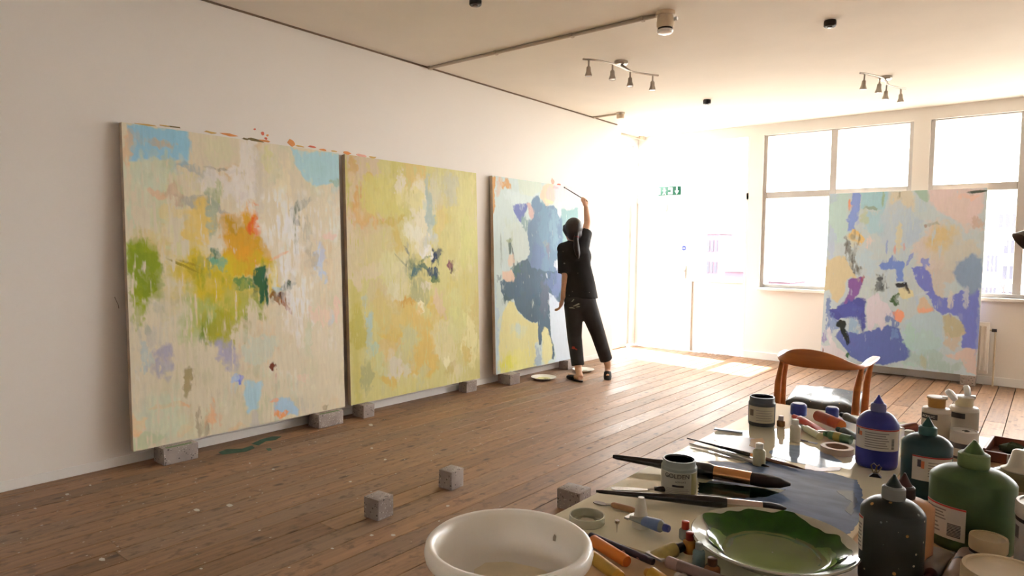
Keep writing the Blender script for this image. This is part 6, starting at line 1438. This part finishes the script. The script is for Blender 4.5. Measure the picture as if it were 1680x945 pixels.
# tape roll
p = base(1373, 742); r = 25*mpp(p); t = thing('tape_roll', 'roll of brown masking tape lying left of the blue bottle', 'tape', p)
MB().lathe([(r*.72, 0), (r, 0), (r, .0165), (r*.72, .0165), (r*.72, 0)], 40, None, 1, False).build('tape', plain('masking_tape', (196, 172, 144), .55), t, 40)
MB().lathe([(r*.66, .0005), (r*.72, .0005), (r*.72, .016), (r*.66, .016), (r*.66, .0005)], 40, None, 1, False).build('card_core', plain('card_core', (168, 132, 104), .7), t, 40)
# pale blue scraper strip
p0 = on(1172, 704, 2, ZT); p1 = on(1218, 710, 2, ZT); eu, ln = along(p0, p1); t = thing('plastic_strip', 'pale blue plastic strip on the far left of the palette', 'strip', (p0.x, p0.y, ZT), rot=eu)
MB().bbox((0, -.009, 0), (ln, .009, .003), .001).build('strip', plain('strip_blue', (168, 194, 226), .35), t, 30)
p0 = on(1312, 722, 2, ZT); p1 = on(1340, 728, 2, ZT); eu, ln = along(p0, p1); t = thing('small_spatula', 'small blue grey spatula by the white dropper bottle', 'spatula', (p0.x, p0.y, ZT), rot=eu)
MB().bbox((0, -.002, 0), (ln*.5, .002, .003), .0008).build('handle', plain('spat_dark', (88, 84, 100)), t, 30); MB().prism([(ln*.5, -.003), (ln, -.008), (ln*1.05, 0), (ln, .008), (ln*.5, .003)], 0, .0012).build('blade', plain('spat_blue', (150, 164, 196), .3), t, None)
# dark rag-like keyring hanging at the foot of the blue bottle
p = base(1436, 782); t = thing('clip_tool', 'small dark metal bulldog clip standing in front of the blue bottle', 'clip', p, camang(p)+pi/2)
kk = mpp(p); MB().prism([(-9*kk, 0), (9*kk, 0), (3*kk, .009), (-3*kk, .009)], -.007, .007, Matrix.Translation((0, 0, .0)) @ Matrix.Rotation(pi/2, 4, 'X') ).build('clip_body', mat('clip_dark', (40, 38, 36), .35, .6), t, None)
MB().tube([(-.004, 0, .008), (-.010, 0, .026), (-.004, 0, .032), (.002, 0, .026), (-.002, 0, .008)], .0012, 8).build('clip_arm', mat('clip_brass', (128, 108, 70), .3, .8), t)
MB().tube([(.004, 0, .008), (.012, 0, .024), (.007, 0, .030), (.002, 0, .024), (.003, 0, .008)], .0012, 8).build('clip_arm', mat('clip_brass', (128, 108, 70), .3, .8), t)
# front right small things
tube_paint('silver grey tube lying between salmon and green bottles', (1524, 948), (1546, 902), .014, mat('tube_silver2', (150, 142, 136), .35, .3), plain('cap_darkred2', (84, 36, 30)), zt=W)
tube_paint('dull pink tube with dark stripe left of the cream lidded jar', (1556, 968), (1588, 912), .0155, plain('tube_dullpink', (166, 146, 134), .45), plain('cap_dull', (120, 96, 86)), (.55, .62, M_ink), zt=W, crimp=False)

# ---- lamp at the right edge
hp_ = at_depth(1706, 388, 2.75); lampb = Vector((4.36, 2.28, .743))
t = thing('desk_lamp', 'dark metal desk lamp head at the right edge of the photo', 'lamp', lampb)
M_lm = mat('lamp_gunmetal', (78, 76, 74), .35, .6)
hd_ = hp_-lampb
MB().lathe([(0, 0), (.085, 0), (.088, .004), (.085, .018), (.03, .024), (0, .024)], 36).build('base', M_lm, t, 40)
elb = Vector((.10, .06, .34))
MB().tube([(0, 0, .02), elb], .006, 10).build('lower_arm', M_chrome, t); MB().tube([elb, hd_+Vector((.02, 0, .03))], .006, 10).build('upper_arm', M_chrome, t)
MB().ell((0, 0, 0), (.013, .013, .013), Matrix.Translation(elb), 14, 10).build('elbow_joint', M_lm, t)
dr = Vector((-.55, -.25, -.62)).normalized(); M_ = Matrix.Translation(hd_) @ dr.to_track_quat('-Z', 'Y').to_matrix().to_4x4()
MB().lathe([(.020, .055), (.030, .05), (.040, .02), (.072, -.05), (.075, -.055), (.071, -.053), (.036, .018), (.018, .045)], 32, M_).build('lamp_shade', M_lm, t, 40)
MB().ell((0, 0, -.008), (.026, .026, .034), M_, 16, 10).build('bulb', plain('bulb_white', (236, 232, 224), .25), t)
